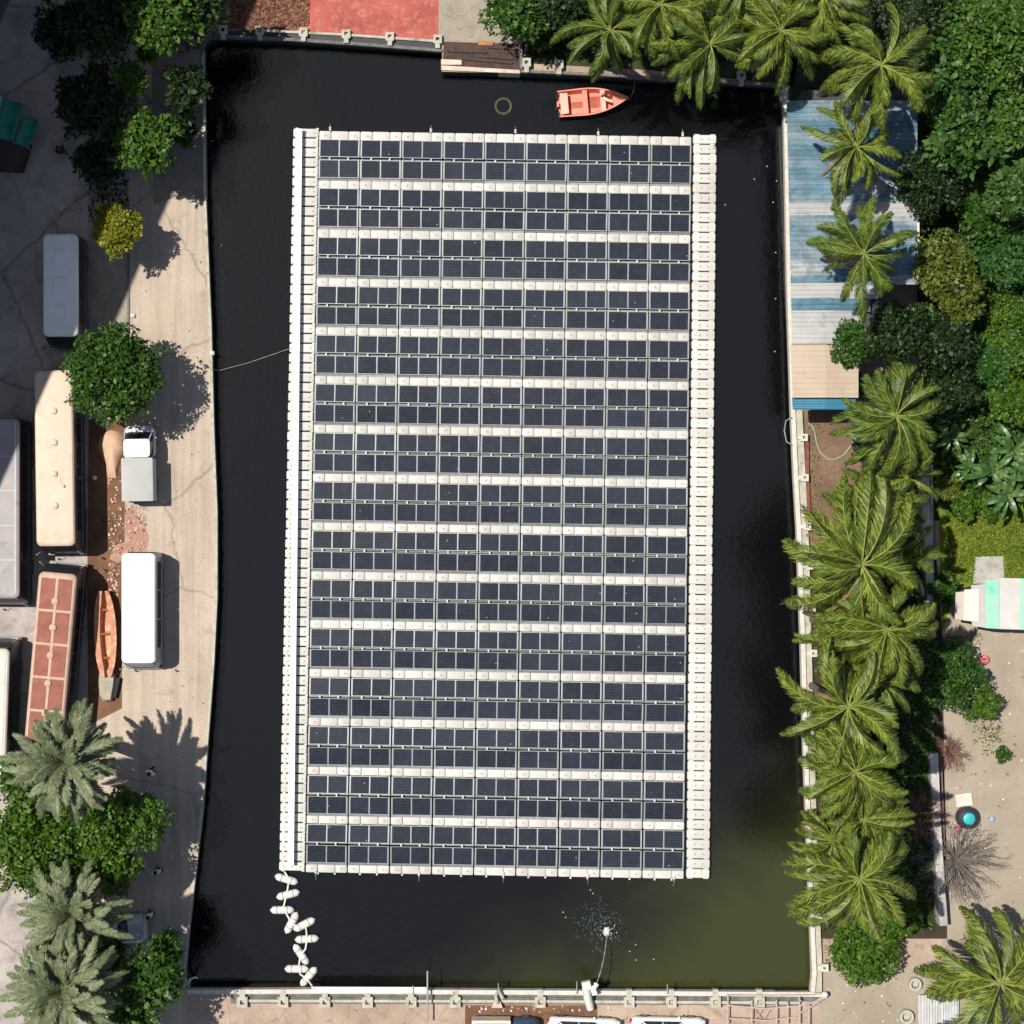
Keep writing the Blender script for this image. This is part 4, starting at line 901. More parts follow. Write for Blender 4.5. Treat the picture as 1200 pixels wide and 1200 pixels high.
bucket('red plastic tub at the edge of the dark hedge',1152,772,(.75,.22,.20),.27,.35)
# scaffold frame
M_fr=mat('pinkish_steel',(.50,.39,.33),(.38,.29,.25),5,.7)
t_=thing('steel_frame','pale pinkish welded steel frame lying by the lower right corner of the basin','frame',W(910,1185))
b=MB()
b.tube([W(853,1178,.5),W(895,1182,.5),W(935,1179,.5),W(955,1174,.55),W(966,1167,.6)],.05,6)
b.tube([W(851,1166,.5),W(905,1166.5,.5),W(948,1166,.5),W(966,1165,.55)],.03,6)
b.tube([W(850,1193,.4),W(900,1196,.4),W(930,1192,.4),W(950,1180,.5),W(968,1168,.6)],.045,6)
for x,y0,y1 in ((853,1166,1200),(881,1172,1200),(910,1172,1200),(923,1174,1200),(937,1168,1200),(948,1175,1215)): b.tube([W(x,y0,.52),W(x,y1,.45)],.045,6)
for x0,x1 in ((885,893),(893,885),(902,896)): b.tube([W(x0,1184,.2),W(x1,1194,.2)],.03,5)
for x,y in ((853,1200),(910,1200),(937,1170),(966,1167)): b.cyl(W(x,y,0),.05,.5,6)
rel(b.obj('frame_bars',M_fr,t_,True),t_)
b=MB(); b.sphere(W(967,1166,.62),.18,.18,.12,10,6); rel(b.obj('corner_cap',M_cwhite,t_,True),t_)
t_=thing('concrete_block','pink tapered block with a bent bracket on the lower wall above the small truck','block',W(581,1178))
b=MB(); b.loft([[W(x,y,z) for x,y in p] for p,z in (((( 575,1182),(590,1182),(587,1172),(579,1172)),0),(((576,1181),(589,1181),(586,1173),(580,1173)),.4))]); rel(b.obj('block',mat('pink_block',(.62,.42,.36),None,3,.8),t_),t_)
b=MB(); b.tube([W(583,1176,.45),W(581,1167,.6),W(584,1160,.6),W(589,1170,.5)],.12,7); rel(b.obj('bracket',M_wall,t_,True),t_)
# wells and corrugated tanks bottom right
for i,(x,y,r_,lab) in enumerate(((1071,1152,.38,'round concrete well ring at the tip of the lower right palm'),(1061,1190,.42,'lower round concrete well ring near the bottom edge'))):
    t_=thing('well_ring',lab,'well ring',W(x,y)); b=MB(); n_=24
    b.loft([[(q_*math.cos(a),q_*math.sin(a),z) for a in [2*PI*k/n_ for k in range(n_)]] for q_,z in ((r_,0),(r_,.4),(r_*.62,.4),(r_*.62,.03))]); b.obj('ring',M_wall,t_,30)
t_=thing('sheet_stack','stack of white corrugated sheets on the ground at the bottom right','roofing sheets',W(1098,1184))
for j in range(2):
    b=MB(); vs=[];fs=[]; n_=28
    for i in range(n_+1):
        x=-1.05+ (1.1 if j else 0)+ i*1.0/n_; z=.25+.1*j+.05*math.sin(i*PI/2.3)
        vs+=[(x,.95,z),(x,-1.4,z)]
    fs=[(2*i,2*i+1,2*i+3,2*i+2) for i in range(n_)]
    b.add(vs,fs); o=b.obj('sheet',mat('white_corrugated',(.55,.54,.52),(.42,.42,.41),2,.5),t_); m_=o.modifiers.new('s','SOLIDIFY'); m_.thickness=.2; m_.offset=-1
# posts on the left road edge, small white stone
for lab,x,y,z in (('small white mooring cap on the left bank kerb',249,414,.12),('small whitish stone at the kerb above the round green tree',156,370,0.02),('small grey pot in the brown strip right of the beige bus',111,560,.02)):
    b=MB(); b.loft([rrect(.36,.32,.12,0,3),rrect(.40,.36,.14,.15,3),rrect(.2,.2,.09,.26,3)]); o=b.obj('stone_cap',M_cwhite,None,40,lab,'stone'); o.location=W(x,y,z); o.scale=(.7,.7,.7)
# sand heap
b=MB(); rings=[]
hp=[(118,512),(122,507),(130,504),(138,506),(145,514),(148,526),(143,536),(139,548),(136,560),(126,560),(124,545),(118,532),(114,522)]
for s,z in ((1,.0),(.86,.18),(.6,.42),(.3,.55),(.08,.6)): rings.append([W(131+(x-131)*s,522+(y-522)*s,z+.012) for x,y in hp])
b.loft(rings); b.obj('sand_heap',mat('pink_sand',(.62,.41,.28),(.52,.33,.21),1.5,.95,bmp=.8),None,True,'small heap of pinkish sand between the green tree and the pickup','sand heap')
# rubble bits
random.seed(5); 
def scatter(name,label,cat,boxes,n,m,smin,smax,z=.02,seed=1):
    rd=random.Random(seed); b=MB()
    for i in range(n):
        x0,y0,x1,y1=rd.choice(boxes); x=rd.uniform(x0,x1); y=rd.uniform(y0,y1); s=rd.uniform(smin,smax); p=W(x,y,z); b.box((p.x,p.y,z+s*.3),(s,s*rd.uniform(.5,1.2),s*.6),rd.uniform(0,3),rd.choice((0,1)),rd.uniform(-.5,.5))
    return b.obj(name,m,None,label=label,cat=cat,kind='stuff')
scatter('rubble','pale stones and scraps strewn along the brown planting strip','rubble',[(127,560,142,650),(140,590,172,650),(127,660,140,700)],330,[mat('pale_stone',(.62,.45,.33),None,3,.9),mat('brown_stone',(.25,.13,.08),None,3,.9)],.03,.12)
scatter('litter','dry reddish leaves and litter on the ground by the upper left corner of the basin','litter',[(265,-10,350,33),(300,-10,350,36),(335,-10,362,30)],2600,[mat('dry_leaf',(.13,.038,.022),(.06,.02,.012),3,.9),mat('dry_leaf_pale',(.26,.13,.08),(.16,.07,.04),3,.9)],.04,.13,seed=3)
scatter('road_litter','small specks of grit on the left concrete road','litter',[(150,250,240,600),(150,640,245,860),(190,880,225,1140)],90,[M_cwhite,MATS['brown_stone']],.03,.09,seed=4)
scatter('yard_litter','small scraps on the sandy ground at the right','litter',[(1105,880,1200,1080),(1130,740,1200,880),(970,1140,1060,1200),(560,1178,720,1186),(545,1178,640,1185)],160,[M_cwhite,MATS['brown_stone']],.04,.13,seed=6)
scatter('garden_litter','dry leaf litter and scraps on the soil below the palms','litter',[(950,485,1085,640)],900,[MATS['dry_leaf_pale'],MATS['brown_stone']],.03,.10,seed=8)
# ================================================================ vegetation
rng=np.random.default_rng(3)
def leaf_quads(P,D,Nn,ln,wd,fold=.15):
    """P base points, D direction, Nn normal -> quads (n,4,3) folded rhombus leaves"""
    Sd=np.cross(D,Nn); Sd/=np.linalg.norm(Sd,axis=1,keepdims=True)+1e-9
    ln=ln[:,None]; wd=wd[:,None]
    a=P; c=P+D*ln; m=P+D*ln*.45
    l=m+Sd*wd*.5-Nn*fold*wd; r=m-Sd*wd*.5-Nn*fold*wd
    return np.stack([a,r,c,l],1)
def quad_mesh(name,Qd,m):
    n=len(Qd); me=bpy.data.meshes.new(name); me.vertices.add(n*4); me.vertices.foreach_set('co',Qd.reshape(-1).astype(np.float32))
    me.loops.add(n*4); me.loops.foreach_set('vertex_index',np.arange(n*4,dtype=np.int32)); me.polygons.add(n)
    me.polygons.foreach_set('loop_start',np.arange(0,n*4,4,dtype=np.int32)); me.polygons.foreach_set('loop_total',np.full(n,4,dtype=np.int32))
    me.materials.append(m); me.update(calc_edges=True); me.validate(); return me
def unit(v): return v/(np.linalg.norm(v,axis=-1,keepdims=True)+1e-9)
def crown_quads(Rx,Rz,nb,nl,leaf,seed,flat=.5,spread=.66,br=(.20,.34)):
    g=np.random.default_rng(seed); out=[]
    cs=[]
    for i in range(nb):
        # even-ish spread on a dome
        a=i*2.399963+g.uniform(-.4,.4); rr=math.sqrt((i+.5)/nb)*spread*1.15*g.uniform(.85,1.12)
        z=math.sqrt(max(0,1-min(rr,1)**2))
        cs.append((rr*math.cos(a)*Rx,rr*math.sin(a)*Rx,z*Rz*g.uniform(.45,1.0),g.uniform(*br)*Rx))
    per=nl//nb
    for (x,y,z,r_) in cs:
        d=unit(g.normal(size=(per,3))); d[:,2]=np.abs(d[:,2])*1.0-.25*(g.random(per)<.35); d=unit(d)
        rad=r_*(.72+.35*g.random(per))
        P=np.stack([x+d[:,0]*rad,y+d[:,1]*rad,z+d[:,2]*rad*.8],1)
        nn=unit(d*.9+g.normal(size=(per,3))*.45+np.array([0,0,.35]))
        dd=unit(np.cross(nn,g.normal(size=(per,3)))+d*.25)
        sz=leaf*g.uniform(.75,1.25)*g.uniform(.55,1.45,per); out.append(leaf_quads(P,dd,nn,sz,sz*.62*g.uniform(.7,1.2,per)))
    # loose inner leaves so that the crown closes
    k=int(nl*.55); d=unit(g.normal(size=(k,3))); d[:,2]=np.abs(d[:,2]); rr=g.random(k)**.4*.86
    P=np.stack([d[:,0]*rr*Rx*spread*1.25,d[:,1]*rr*Rx*spread*1.25,d[:,2]*rr*Rz*.62],1)
    nn=unit(g.normal(size=(k,3))*.6+np.array([0,0,.9])); dd=unit(np.cross(nn,g.normal(size=(k,3))))
    out.append(leaf_quads(P,dd,nn,leaf*1.1*g.uniform(.7,1.3,k),leaf*.75*g.uniform(.7,1.2,k)))
    return np.concatenate(out)
LM={
 'green':leafmat('leaf_green',(.014,.045,.004),(.040,.108,.009),(.11,.185,.018)),
 'deep':leafmat('leaf_deep',(.008,.036,.003),(.027,.084,.007),(.078,.150,.016)),
 'yellow':leafmat('leaf_yellow',(.07,.085,.004),(.16,.17,.007),(.30,.28,.012)),
 'olive':leafmat('leaf_olive',(.025,.045,.006),(.070,.100,.010),(.17,.19,.02)),
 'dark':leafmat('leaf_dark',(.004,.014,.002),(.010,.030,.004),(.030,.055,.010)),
 'jungle':leafmat('leaf_jungle',(.010,.040,.006),(.032,.090,.012),(.095,.175,.028)),
 'vivid':leafmat('leaf_vivid',(.016,.050,.003),(.044,.112,.005),(.120,.200,.012)),
 'blue':leafmat('leaf_blue',(.010,.042,.007),(.026,.090,.012),(.075,.165,.026)),
 'palm':leafmat('leaf_palm',(.016,.034,.005),(.060,.096,.010),(.27,.31,.040),.12,.5),
 'palmd':leafmat('leaf_palmd',(.012,.030,.005),(.048,.086,.010),(.22,.28,.036),.12,.5),
 'date':leafmat('leaf_date',(.055,.075,.034),(.12,.148,.070),(.26,.285,.145),.12,.5),
 'banana':leafmat('leaf_banana',(.03,.08,.02),(.06,.13,.03),(.15,.23,.07),.2,.35),
}
M_bark=mat('bark',(.20,.15,.11),(.10,.075,.055),4,.95,bmp=.8)
def trunk_mb(h,r_,lean=(0,0),limbs=6,spread=1.5,seed=0):
    rd=random.Random(seed); b=MB(); th=h*.55
    pts=[(lean[0]*(s**1.5),lean[1]*(s**1.5),th*s) for s in (0,.25,.5,.75,1)]; b.tube(pts,[r_*1.3,r_,r_*.9,r_*.8,r_*.65],9)
    for k in range(limbs):
        a=2*PI*k/limbs+rd.uniform(-.3,.3); s=rd.uniform(.5,.8)*spread; x,y,z=pts[4 if k%2 else 3]
        b.tube([(x,y,z),(x+s*.5*math.cos(a),y+s*.5*math.sin(a),z+h*.16),(x+s*math.cos(a),y+s*math.sin(a),z+h*.26)],[r_*.5,r_*.32,r_*.12],6)
    return b
CR={}
def crown_mesh(key,kind,Rx,Rz,nb,nl,leaf,seed,**kw):
    k=(key,kind)
    if k not in CR: CR[k]=quad_mesh('crown',crown_quads(Rx,Rz,nb,nl,leaf,seed,**kw),LM[kind])
    return CR[k]
def tree(label,px,py,rpx,h,kind='green',name='broadleaf_tree',cat='tree',flat=.8,seed=1,leaf=.26,dens=1.0,group=None,nb=None,rz=None,**kw):
    Rr=rpx/20*(H-h*.7)/H; Rz=min(h*.55,Rr*flat)
    base=W(px,py,h*.75); base.z=0
    t_=thing(name,label,cat,base,0,group)
    b=trunk_mb(h,.10+.03*Rr,limbs=6,spread=Rr*.8,seed=seed); b.obj('trunk',M_bark,t_,40)
    nl=int(min(9000,dens*380*Rr*Rr*(.26/leaf)**1.6+500)); nb=nb or max(9,int(9+Rr*Rr*3.6))
    me=quad_mesh('crown',crown_quads(Rr,Rz,nb,nl,leaf,seed*7+1,**kw),LM[kind])
    c=ob('crown',me,t_); c.location=(0,0,h-Rz-.2*Rr)
    return t_
G_L='trees on the left side'; G_R='trees on the right side'
# left
tree('compact yellow green bush on the shaded strip above the round dark green tree',137,268,32,4.4,'yellow','bush','bush',.8,11,.2,2.6)
tree('big round dense dark green tree between the beige bus and the road',132,438,62,6.2,'deep',seed=12,leaf=.24,dens=1.5,flat=.75,nb=90,br=(.12,.19),spread=.76)
tree('mid green tree with large sunlit leaves below the dark trees at upper left',170,168,40,6.0,'green',seed=13,leaf=.34,dens=1.1,flat=.7)
tree('small sunlit green tree between the dark trees at upper left',158,98,21,6.2,'green',seed=14,leaf=.34,dens=.9)
tree('tiny sunlit crown right of the small tree at upper left',177,67,11,5.6,'green',seed=15,leaf=.3,name='sapling')
tree('leafy green tree cut by the top edge at upper left',190,25,48,8.5,'green',seed=16,leaf=.34,dens=.9)
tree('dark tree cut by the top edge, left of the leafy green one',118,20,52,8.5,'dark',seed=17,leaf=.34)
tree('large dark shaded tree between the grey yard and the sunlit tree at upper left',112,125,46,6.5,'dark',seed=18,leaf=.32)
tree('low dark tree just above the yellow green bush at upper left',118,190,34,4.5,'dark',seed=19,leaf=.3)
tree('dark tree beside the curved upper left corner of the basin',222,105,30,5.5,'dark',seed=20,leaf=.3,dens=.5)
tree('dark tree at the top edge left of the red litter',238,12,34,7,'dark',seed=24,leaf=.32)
tree('bright green spreading tree at the left edge below the upper date palm',38,985,66,7.6,'vivid',seed=21,leaf=.26,dens=1.2)
tree('round bright green tree below the upper date palm',112,968,46,7.0,'vivid',seed=22,leaf=.26,dens=1.2)
tree('green tree hanging over the shaded road below the palm shadow',162,960,42,6.2,'green',seed=23,leaf=.28,dens=1.2)
tree('bright green tree reaching towards the road left of the walking person',128,1010,40,6.4,'vivid',seed=25,leaf=.27,dens=1.1)
tree('dark green shaded tree at the bottom edge beside the road',178,1150,46,7.0,'deep',seed=26,leaf=.32)
tree('leafy tree cut by the bottom edge under the lowest date palm',150,1210,40,7,'deep',seed=27,leaf=.3)
tree('shaded tree right of the silver car at lower left',196,1110,22,4.6,'deep',seed=28,leaf=.3,dens=.9)
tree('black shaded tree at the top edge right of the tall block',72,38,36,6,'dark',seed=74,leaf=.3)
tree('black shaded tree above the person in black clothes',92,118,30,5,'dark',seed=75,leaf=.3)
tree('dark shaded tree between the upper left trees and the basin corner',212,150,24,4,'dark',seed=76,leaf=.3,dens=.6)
tree('dark undergrowth tree between the upper and middle date palms',70,1022,44,5,'deep',seed=77,leaf=.28)
tree('dark bush filling the gap between the middle and lowest date palms',118,1120,34,4,'deep','shrub','shrub',seed=78,leaf=.28)
tree('dark leafy tree at the left edge under the upper date palm',30,915,34,5,'deep',seed=79,leaf=.28)
# top
tree('dark green tree at the top edge left of the palms',610,8,46,4.8,'deep',seed=31,leaf=.28,dens=1.2)
tree('dark tree at the top edge touching the first palm',662,8,36,5.2,'dark',seed=32,leaf=.28)
tree('small star shaped green shrub by the anchor blocks on the upper bank',636,45,14,1.6,'green','shrub','shrub',.5,33,.26)
tree('low olive shrub under the palms right of the dark tree at the top',700,32,36,3.2,'dark','shrub','shrub',.6,34,.28)
tree('dark undergrowth shrub between two palms at the top right',790,60,26,2.2,'dark','shrub','shrub',.6,35,.28)
# right jungle
tree('large dark green tree in the upper right corner',1165,50,62,9,'green',seed=41,leaf=.27,dens=1.1,group=G_R)
tree('broad green tree right of the largest palm',1118,95,48,8,'jungle',seed=42,leaf=.36,dens=1.1,group=G_R)
tree('lumpy green tree right of the palm on the blue roof',1128,160,50,7.5,'jungle',seed=43,leaf=.44,group=G_R)
tree('shaded dark tree at the top edge between palm and upper right trees',1105,18,36,7,'dark',seed=44,leaf=.3,group=G_R)
tree('dark olive tree overhanging the upper end of the blue roof',1088,214,46,6,'dark',seed=45,leaf=.24,dens=1.2,group=G_R)
tree('green tree cut by the right edge below the upper right tree',1192,140,44,8,'green',seed=46,leaf=.26,dens=1.1,group=G_R)
tree('green tree at the right edge beside the dark hollow',1188,225,40,6.5,'jungle',seed=47,leaf=.34,group=G_R)
tree('olive tree right of the third palm over the blue roof',1104,312,44,6,'olive',seed=48,leaf=.25,dens=1.1,group=G_R)
tree('yellowish olive tree above the dark tree at the middle right',1122,352,32,5.4,'olive',seed=49,leaf=.25,group=G_R)
tree('dense dark tree covering the beige end of the roof',1052,392,46,5.8,'dark',seed=50,leaf=.23,dens=1.4,group=G_R)
tree('dark round tree at the corner of the beige roof',995,404,31,4.8,'deep',seed=51,leaf=.23,dens=1.2,group=G_R)
tree('dark tree right of the dense dark one at the beige roof',1105,398,42,5.4,'dark',seed=52,leaf=.25,group=G_R)
tree('shaded dark tree above the banana plants',1118,455,34,4.0,'dark',seed=53,leaf=.28,group=G_R)
tree('bright blue green creeper mound at the right edge beside the olive tree',1178,300,46,3.6,'blue','creeper_mound','creeper',.5,54,.24,1.3)
tree('vivid green creeper mound at the right edge below the blue green one',1192,392,50,3.2,'vivid','creeper_mound','creeper',.4,55,.2,1.5)
tree('green creeper mound between the dark trees and the banana plants',1160,425,34,3,'blue','creeper_mound','creeper',.45,56,.24,1.3)
tree('tall creeper mound at the right edge above the banana plants',1190,470,34,2.6,'vivid','creeper_mound','creeper',.4,57,.22,1.3)
tree('dark creeper mound below the olive tree at the right',1150,250,36,4,'deep','creeper_mound','creeper',.5,58,.28,1.1)
tree('dense dark green hedge bush right of the lower palms',1112,790,48,3.4,'deep','hedge_bush','bush',.6,61,.2,1.5)
tree('small bright green bush attached to the hedge bush at the sandy ground',1152,826,24,1.9,'vivid','hedge_bush','bush',.6,62,.18,1.6)
tree('lone little dark shrub on the sandy ground below the hedge',1175,884,9,.8,'deep','shrub','shrub',.8,63,.15,1.6)
tree('bright green bush at the lower right corner of the basin',1015,1112,50,2.8,'vivid','bush','bush',.5,64,.22,1.5)
tree('small green bush right of the lowest palm on the wall',1058,1075,24,2.2,'vivid','bush','bush',.6,65,.22,1.4)
tree('dark bush in the gap under the middle palms',1055,700,26,1.8,'dark','shrub','shrub',.6,66,.24)
tree('dark bush behind the broken white wall',1106,690,20,2.0,'deep','shrub','shrub',.6,67,.22)
tree('long low green hedge piece right of the broken wall',1128,592,18,1.6,'vivid','hedge_bush','bush',.6,68,.2)
tree('low green hedge piece above the lawn',1160,592,20,1.4,'vivid','hedge_bush','bush',.6,69,.2)
tree('brownish olive shrub at the lower tip of the banana plants',1112,572,16,1.6,'olive','shrub','shrub',.6,70,.2)
tree('dark shrub under the fourth palm beside the hose',1020,520,22,1.2,'dark','shrub','shrub',.6,71,.22)
tree('dark shrub beneath the palm row, level with the steel grey wall stubs',985,770,26,1.4,'dark','shrub','shrub',.6,72,.24)
tree('dark shrub beneath the lower palms near the white wall',1040,870,28,1.8,'dark','shrub','shrub',.6,73,.24)

# ---- palms
def frond(out,L_,az,el0,droop,npair,ll,w_,g,twist=0,rach=None,fwd=.75,ld=.35,c0=.08):
    ca,sa=math.cos(az),math.sin(az); n=14; pts=[];dirs=[]; e=el0; x=y=z=0.0; step=L_/n; rr=c0
    side=g.choice((-1,1))*g.uniform(.2,1.35)*(1 if ld>.2 else .4); azk=az
    for i in range(n+1):
        pts.append((x,y,z)); dirs.append((math.cos(e)*math.cos(azk),math.cos(e)*math.sin(azk),math.sin(e)))
        x+=step*math.cos(e)*math.cos(azk); y+=step*math.cos(e)*math.sin(azk); z+=step*math.sin(e)
        e-=droop/n*(.5+1.0*i/n); azk+=side/n
    pts=np.array(pts); dirs=np.array(dirs)
    t_=np.linspace(.10,1.0,npair); idx=t_*n; i0=np.minimum(idx.astype(int),n-1); fr=(idx-i0)[:,None]
    P=pts[i0]*(1-fr)+pts[i0+1]*fr; D=unit(dirs[i0]*(1-fr)+dirs[i0+1]*fr)
    side_v=unit(np.cross(D,np.array([0,0,1.0]))); up=unit(np.cross(side_v,D))
    prof=np.minimum(1,(.35+t_*2.6))*(1-.72*np.clip((t_-.60)/.40,0,1)**1.5)
    tw=twist
    for s in (-1,1):
        sv=side_v*s*math.cos(tw)+up*s*math.sin(tw)
        k=fwd+.5*t_[:,None]
        d=unit(sv+D*k-up*ld+g.normal(size=P.shape)*.08)
        ln=ll*prof*g.uniform(.7,1.2,npair)
        # two segments: out, then drooping
        nn=unit(np.cross(d,D)*s); nn=np.where(nn[:,2:3]<0,-nn,nn)
        S2=unit(np.cross(d,nn))
        wv=(w_*(.7+.5*g.random(npair)))[:,None]
        m=P+d*ln[:,None]*.55; d2=unit(d-np.array([0,0,.55])+D*.15); tip=m+d2*ln[:,None]*.45
        out.append(np.stack([P-S2*wv*.3,P+S2*wv*.3,m+S2*wv*.5,m-S2*wv*.5],1))
        out.append(np.stack([m-S2*wv*.5,m+S2*wv*.5,tip+S2*wv*.12,tip-S2*wv*.12],1))
    return pts,dirs
def palm_crown(seed,Lf,nf,kind,npair=46,ll=.62,w_=.085,elmin=-.35,elmax=1.25,droop=1.1,gapaz=None,fwd=.75,ld=.35,twr=1.0):
    g=np.random.default_rng(seed); out=[]; rb_=MB()
    for i in range(nf):
        s=(i+.5)/nf; az=i*2.399963+g.uniform(-.45,.45)
        e=elmax-(elmax-elmin)*s**.8+g.uniform(-.12,.12)
        Lk=Lf*(.70+.30*min(1,s*1.8))*g.uniform(.78,1.14)
        pts,dirs=frond(out,Lk,az,e,droop*g.uniform(.75,1.2),npair,ll*g.uniform(.85,1.15),w_,g,g.uniform(-.85,.85)*twr,fwd=fwd,ld=ld)
        rb_.tube([tuple(p+np.array([0,0,.015])) for p in pts[::2]],[.035,.028,.022,.016,.012,.008,.006,.004][:len(pts[::2])],4)
    Qd=np.concatenate(out)
    return Qd,rb_
PC={}
M_rach=mat('palm_rib',(.30,.32,.08),(.2,.23,.05),4,.5)
M_rachd=mat('date_rib',(.20,.21,.11),(.16,.16,.08),4,.5)
def palm_meshes(tag,**kw):
    if tag in PC: return PC[tag]
    kind=kw['kind']; Qd,rb_=palm_crown(**kw)
    a=quad_mesh('crown',Qd,LM[kind]); r_=rb_.mesh('frond_rib',M_rachd if kind=='date' else M_rach,True)
    PC[tag]=(a,r_); return PC[tag]
variants=[dict(seed=s,Lf=3.5,nf=n,kind=k,npair=84,ll=.64,w_=.042,elmin=-.55,elmax=1.15,droop=1.55,fwd=1.15,ld=.75) for s,n,k in ((101,25,'palm'),(102,22,'palmd'),(103,27,'palm'),(104,24,'palmd'),(105,21,'palm'),(106,28,'palmd'),(107,22,'palm'))]
def palm(label,px,py,rpx,h,v,rz,kind='coco',group='coconut palms by the basin',lean=(0,0),name='coconut_palm'):
    a,r_=palm_meshes(('c',v),**variants[v]) if kind=='coco' else palm_meshes(('d',v),**dvars[v])
    ref=2.62 if kind=='coco' else 2.75
    s=rpx/20*(H-h)/H/ref
    top=W(px,py,h); t_=thing(name,label,'palm',(top.x-lean[0],top.y-lean[1],0),0,group)
    b=MB(); r0=.19 if kind=='coco' else .26
    pts=[(lean[0]*(q_**1.8),lean[1]*(q_**1.8),(h-.1)*q_) for q_ in [i/8 for i in range(9)]]
    b.tube(pts,[r0*1.35]+[r0*(1-.35*i/8) for i in range(1,9)],10); b.obj('trunk',M_bark,t_,40)
    c=ob('crown',a,t_); c.location=(lean[0],lean[1],h); c.rotation_euler=(R(random.uniform(-6,6)),R(random.uniform(-6,6)),R(rz)); c.scale=(s,s,s)
    q_=ob('frond_rib',r_,t_); q_.location=c.location; q_.rotation_euler=c.rotation_euler; q_.scale=c.scale
    if kind=='coco' and int(x+y)%5<3:
        if 'dead' not in PC:
            g=np.random.default_rng(77); out=[]
            for k in range(3): frond(out,2.7,k*2.1+.4,-.35,1.2,60,.42,.035,g,.4,fwd=1.2,ld=.9)
            PC['dead']=quad_mesh('dry_fronds',np.concatenate(out),mat('dry_palm_leaf',(.30,.20,.10),(.18,.11,.055),4,.85))
        d_=ob('dry_fronds',PC['dead'],t_); d_.location=(lean[0],lean[1],h-.15); d_.rotation_euler=(0,0,R(rz*1.7)); d_.scale=(s,s,s)
    return t_
random.seed(21)
for i_,(x,y,r_,h,v,rz,lab) in enumerate((
 (1033,76,72,10,0,0,'largest yellow green palm at upper right, above the one on the blue roof'),
 (1004,172,62,8.5,1,40,'palm leaning over the upper part of the blue roof'),
 (1013,298,64,8.5,2,100,'palm over the middle of the blue roof'),
 (1050,487,64,8.5,3,70,'palm right of the blue awning and garden hose'),
 (1034,594,54,7,0,150,'short palm left of the broken white wall'),
 (1010,662,84,9.5,1,210,'wide palm reaching over the right wall with two long fronds'),
 (1052,652,46,6,4,20,'small darker palm between the wide palm and the broken wall'),
 (1040,738,66,8.5,2,300,'palm left of the shack, just above the hedge bush'),
 (994,828,72,9,3,10,'palm overhanging the water level with the hedge bush'),
 (1030,800,50,7,4,60,'shorter palm crowded between its two larger neighbours near the hedge bush'),
 (1003,905,66,8.5,0,250,'palm above the lowest wall palm, beside the reddish bare shrub'),
 (1012,960,46,6.5,4,130,'small palm beside the reddish bare twigs'),
 (1008,1030,72,8.5,1,330,'lowest palm on the right wall, above the bright green bush'),
 (1172,1152,78,5.5,3,200,'big palm in the lower right corner near the well rings'),
 (985,738,48,6.5,4,170,'small palm by the wall between the wide palm and the one left of the shack'),
 (1062,560,44,6,1,250,'small shaded palm at the upper end of the broken white wall'),
 (975,985,44,6,0,90,'small palm leaning to the wall above the lowest wall palm'),
 (716,36,56,8,1,80,'leftmost palm on the upper bank, over the orange boat'),
 (775,5,60,9,2,15,'palm at the top edge, second from the left'),
 (832,52,66,8.5,0,200,'middle palm on the upper bank between boat and blue roof'),
 (880,-20,60,9,3,100,'palm mostly beyond the top edge above the upper bank'),
 (916,36,68,9,2,260,'palm at the upper right corner of the basin'),
 (965,-8,62,9.5,4,300,'palm at the top edge left of the largest palm'))):
    palm(lab,x,y,r_*(1.12 if x>920 and y>450 else 1.0),h+(3.0 if 925<x<1045 and y>600 else 0),(i_*3+v)%7,rz)
dvars=[dict(seed=s,Lf=3.0,nf=n,kind='date',npair=62,ll=.50,w_=.055,elmin=-.35,elmax=1.4,droop=.85,fwd=1.15,ld=-.05,twr=.5) for s,n in ((201,84),(202,74),(203,80))]
for (x,y,r_,h,v,rz,lab) in ((75,893,66,9,0,0,'upper grey green date palm below the rust roofed bus'),(85,1072,62,8,1,50,'middle grey green date palm with a dry brown skirt and orange fruit'),(72,1162,68,8.5,2,120,'lowest grey green date palm at the bottom left')):
    t_=palm(lab,x,y,r_,h,v,rz,'date','date palms at the lower left',name='date_palm')
    if y==1072:
        g=np.random.default_rng(9); out=[]; rb2=MB()
        for i in range(13):
            pts,dirs=frond(out,2.0,R(-70+ i*9),-.1+g.uniform(-.2,.2),.9,30,.25,.05,g,0,fwd=1.3)
            rb2.tube([tuple(p) for p in pts[::2]],.035,4)
        M_dry=mat('dry_frond',(.42,.22,.11),(.28,.14,.07),3,.85)
        c=ob('dry_fronds',quad_mesh('dry_fronds',np.concatenate(out),M_dry),t_); c.location=(0,0,7.9)
        c2=ob('dry_rib',rb2.mesh('dry_rib',mat('dry_rib',(.55,.38,.2),None,3,.8)),t_); c2.location=(0,0,7.9)
        b=MB(); b.tube([(0,0,8.0),(-.15,-1.0,8.3),(-.25,-1.7,8.1)],[.12,.10,.08],6); b.obj('fruit_stalk',mat('fruit_stalk',(.55,.28,.09),(.42,.2,.06),3,.7),t_)
        b=MB()
        for i in range(60): b.sphere((-.25+random.gauss(0,.12),-1.85+random.gauss(0,.25),8.1+random.gauss(0,.08)),.07,.07,.09,6,4)
        b.obj('fruit_bunch',mat('orange_fruit',(.75,.33,.02),(.6,.22,.01),6,.5),t_)
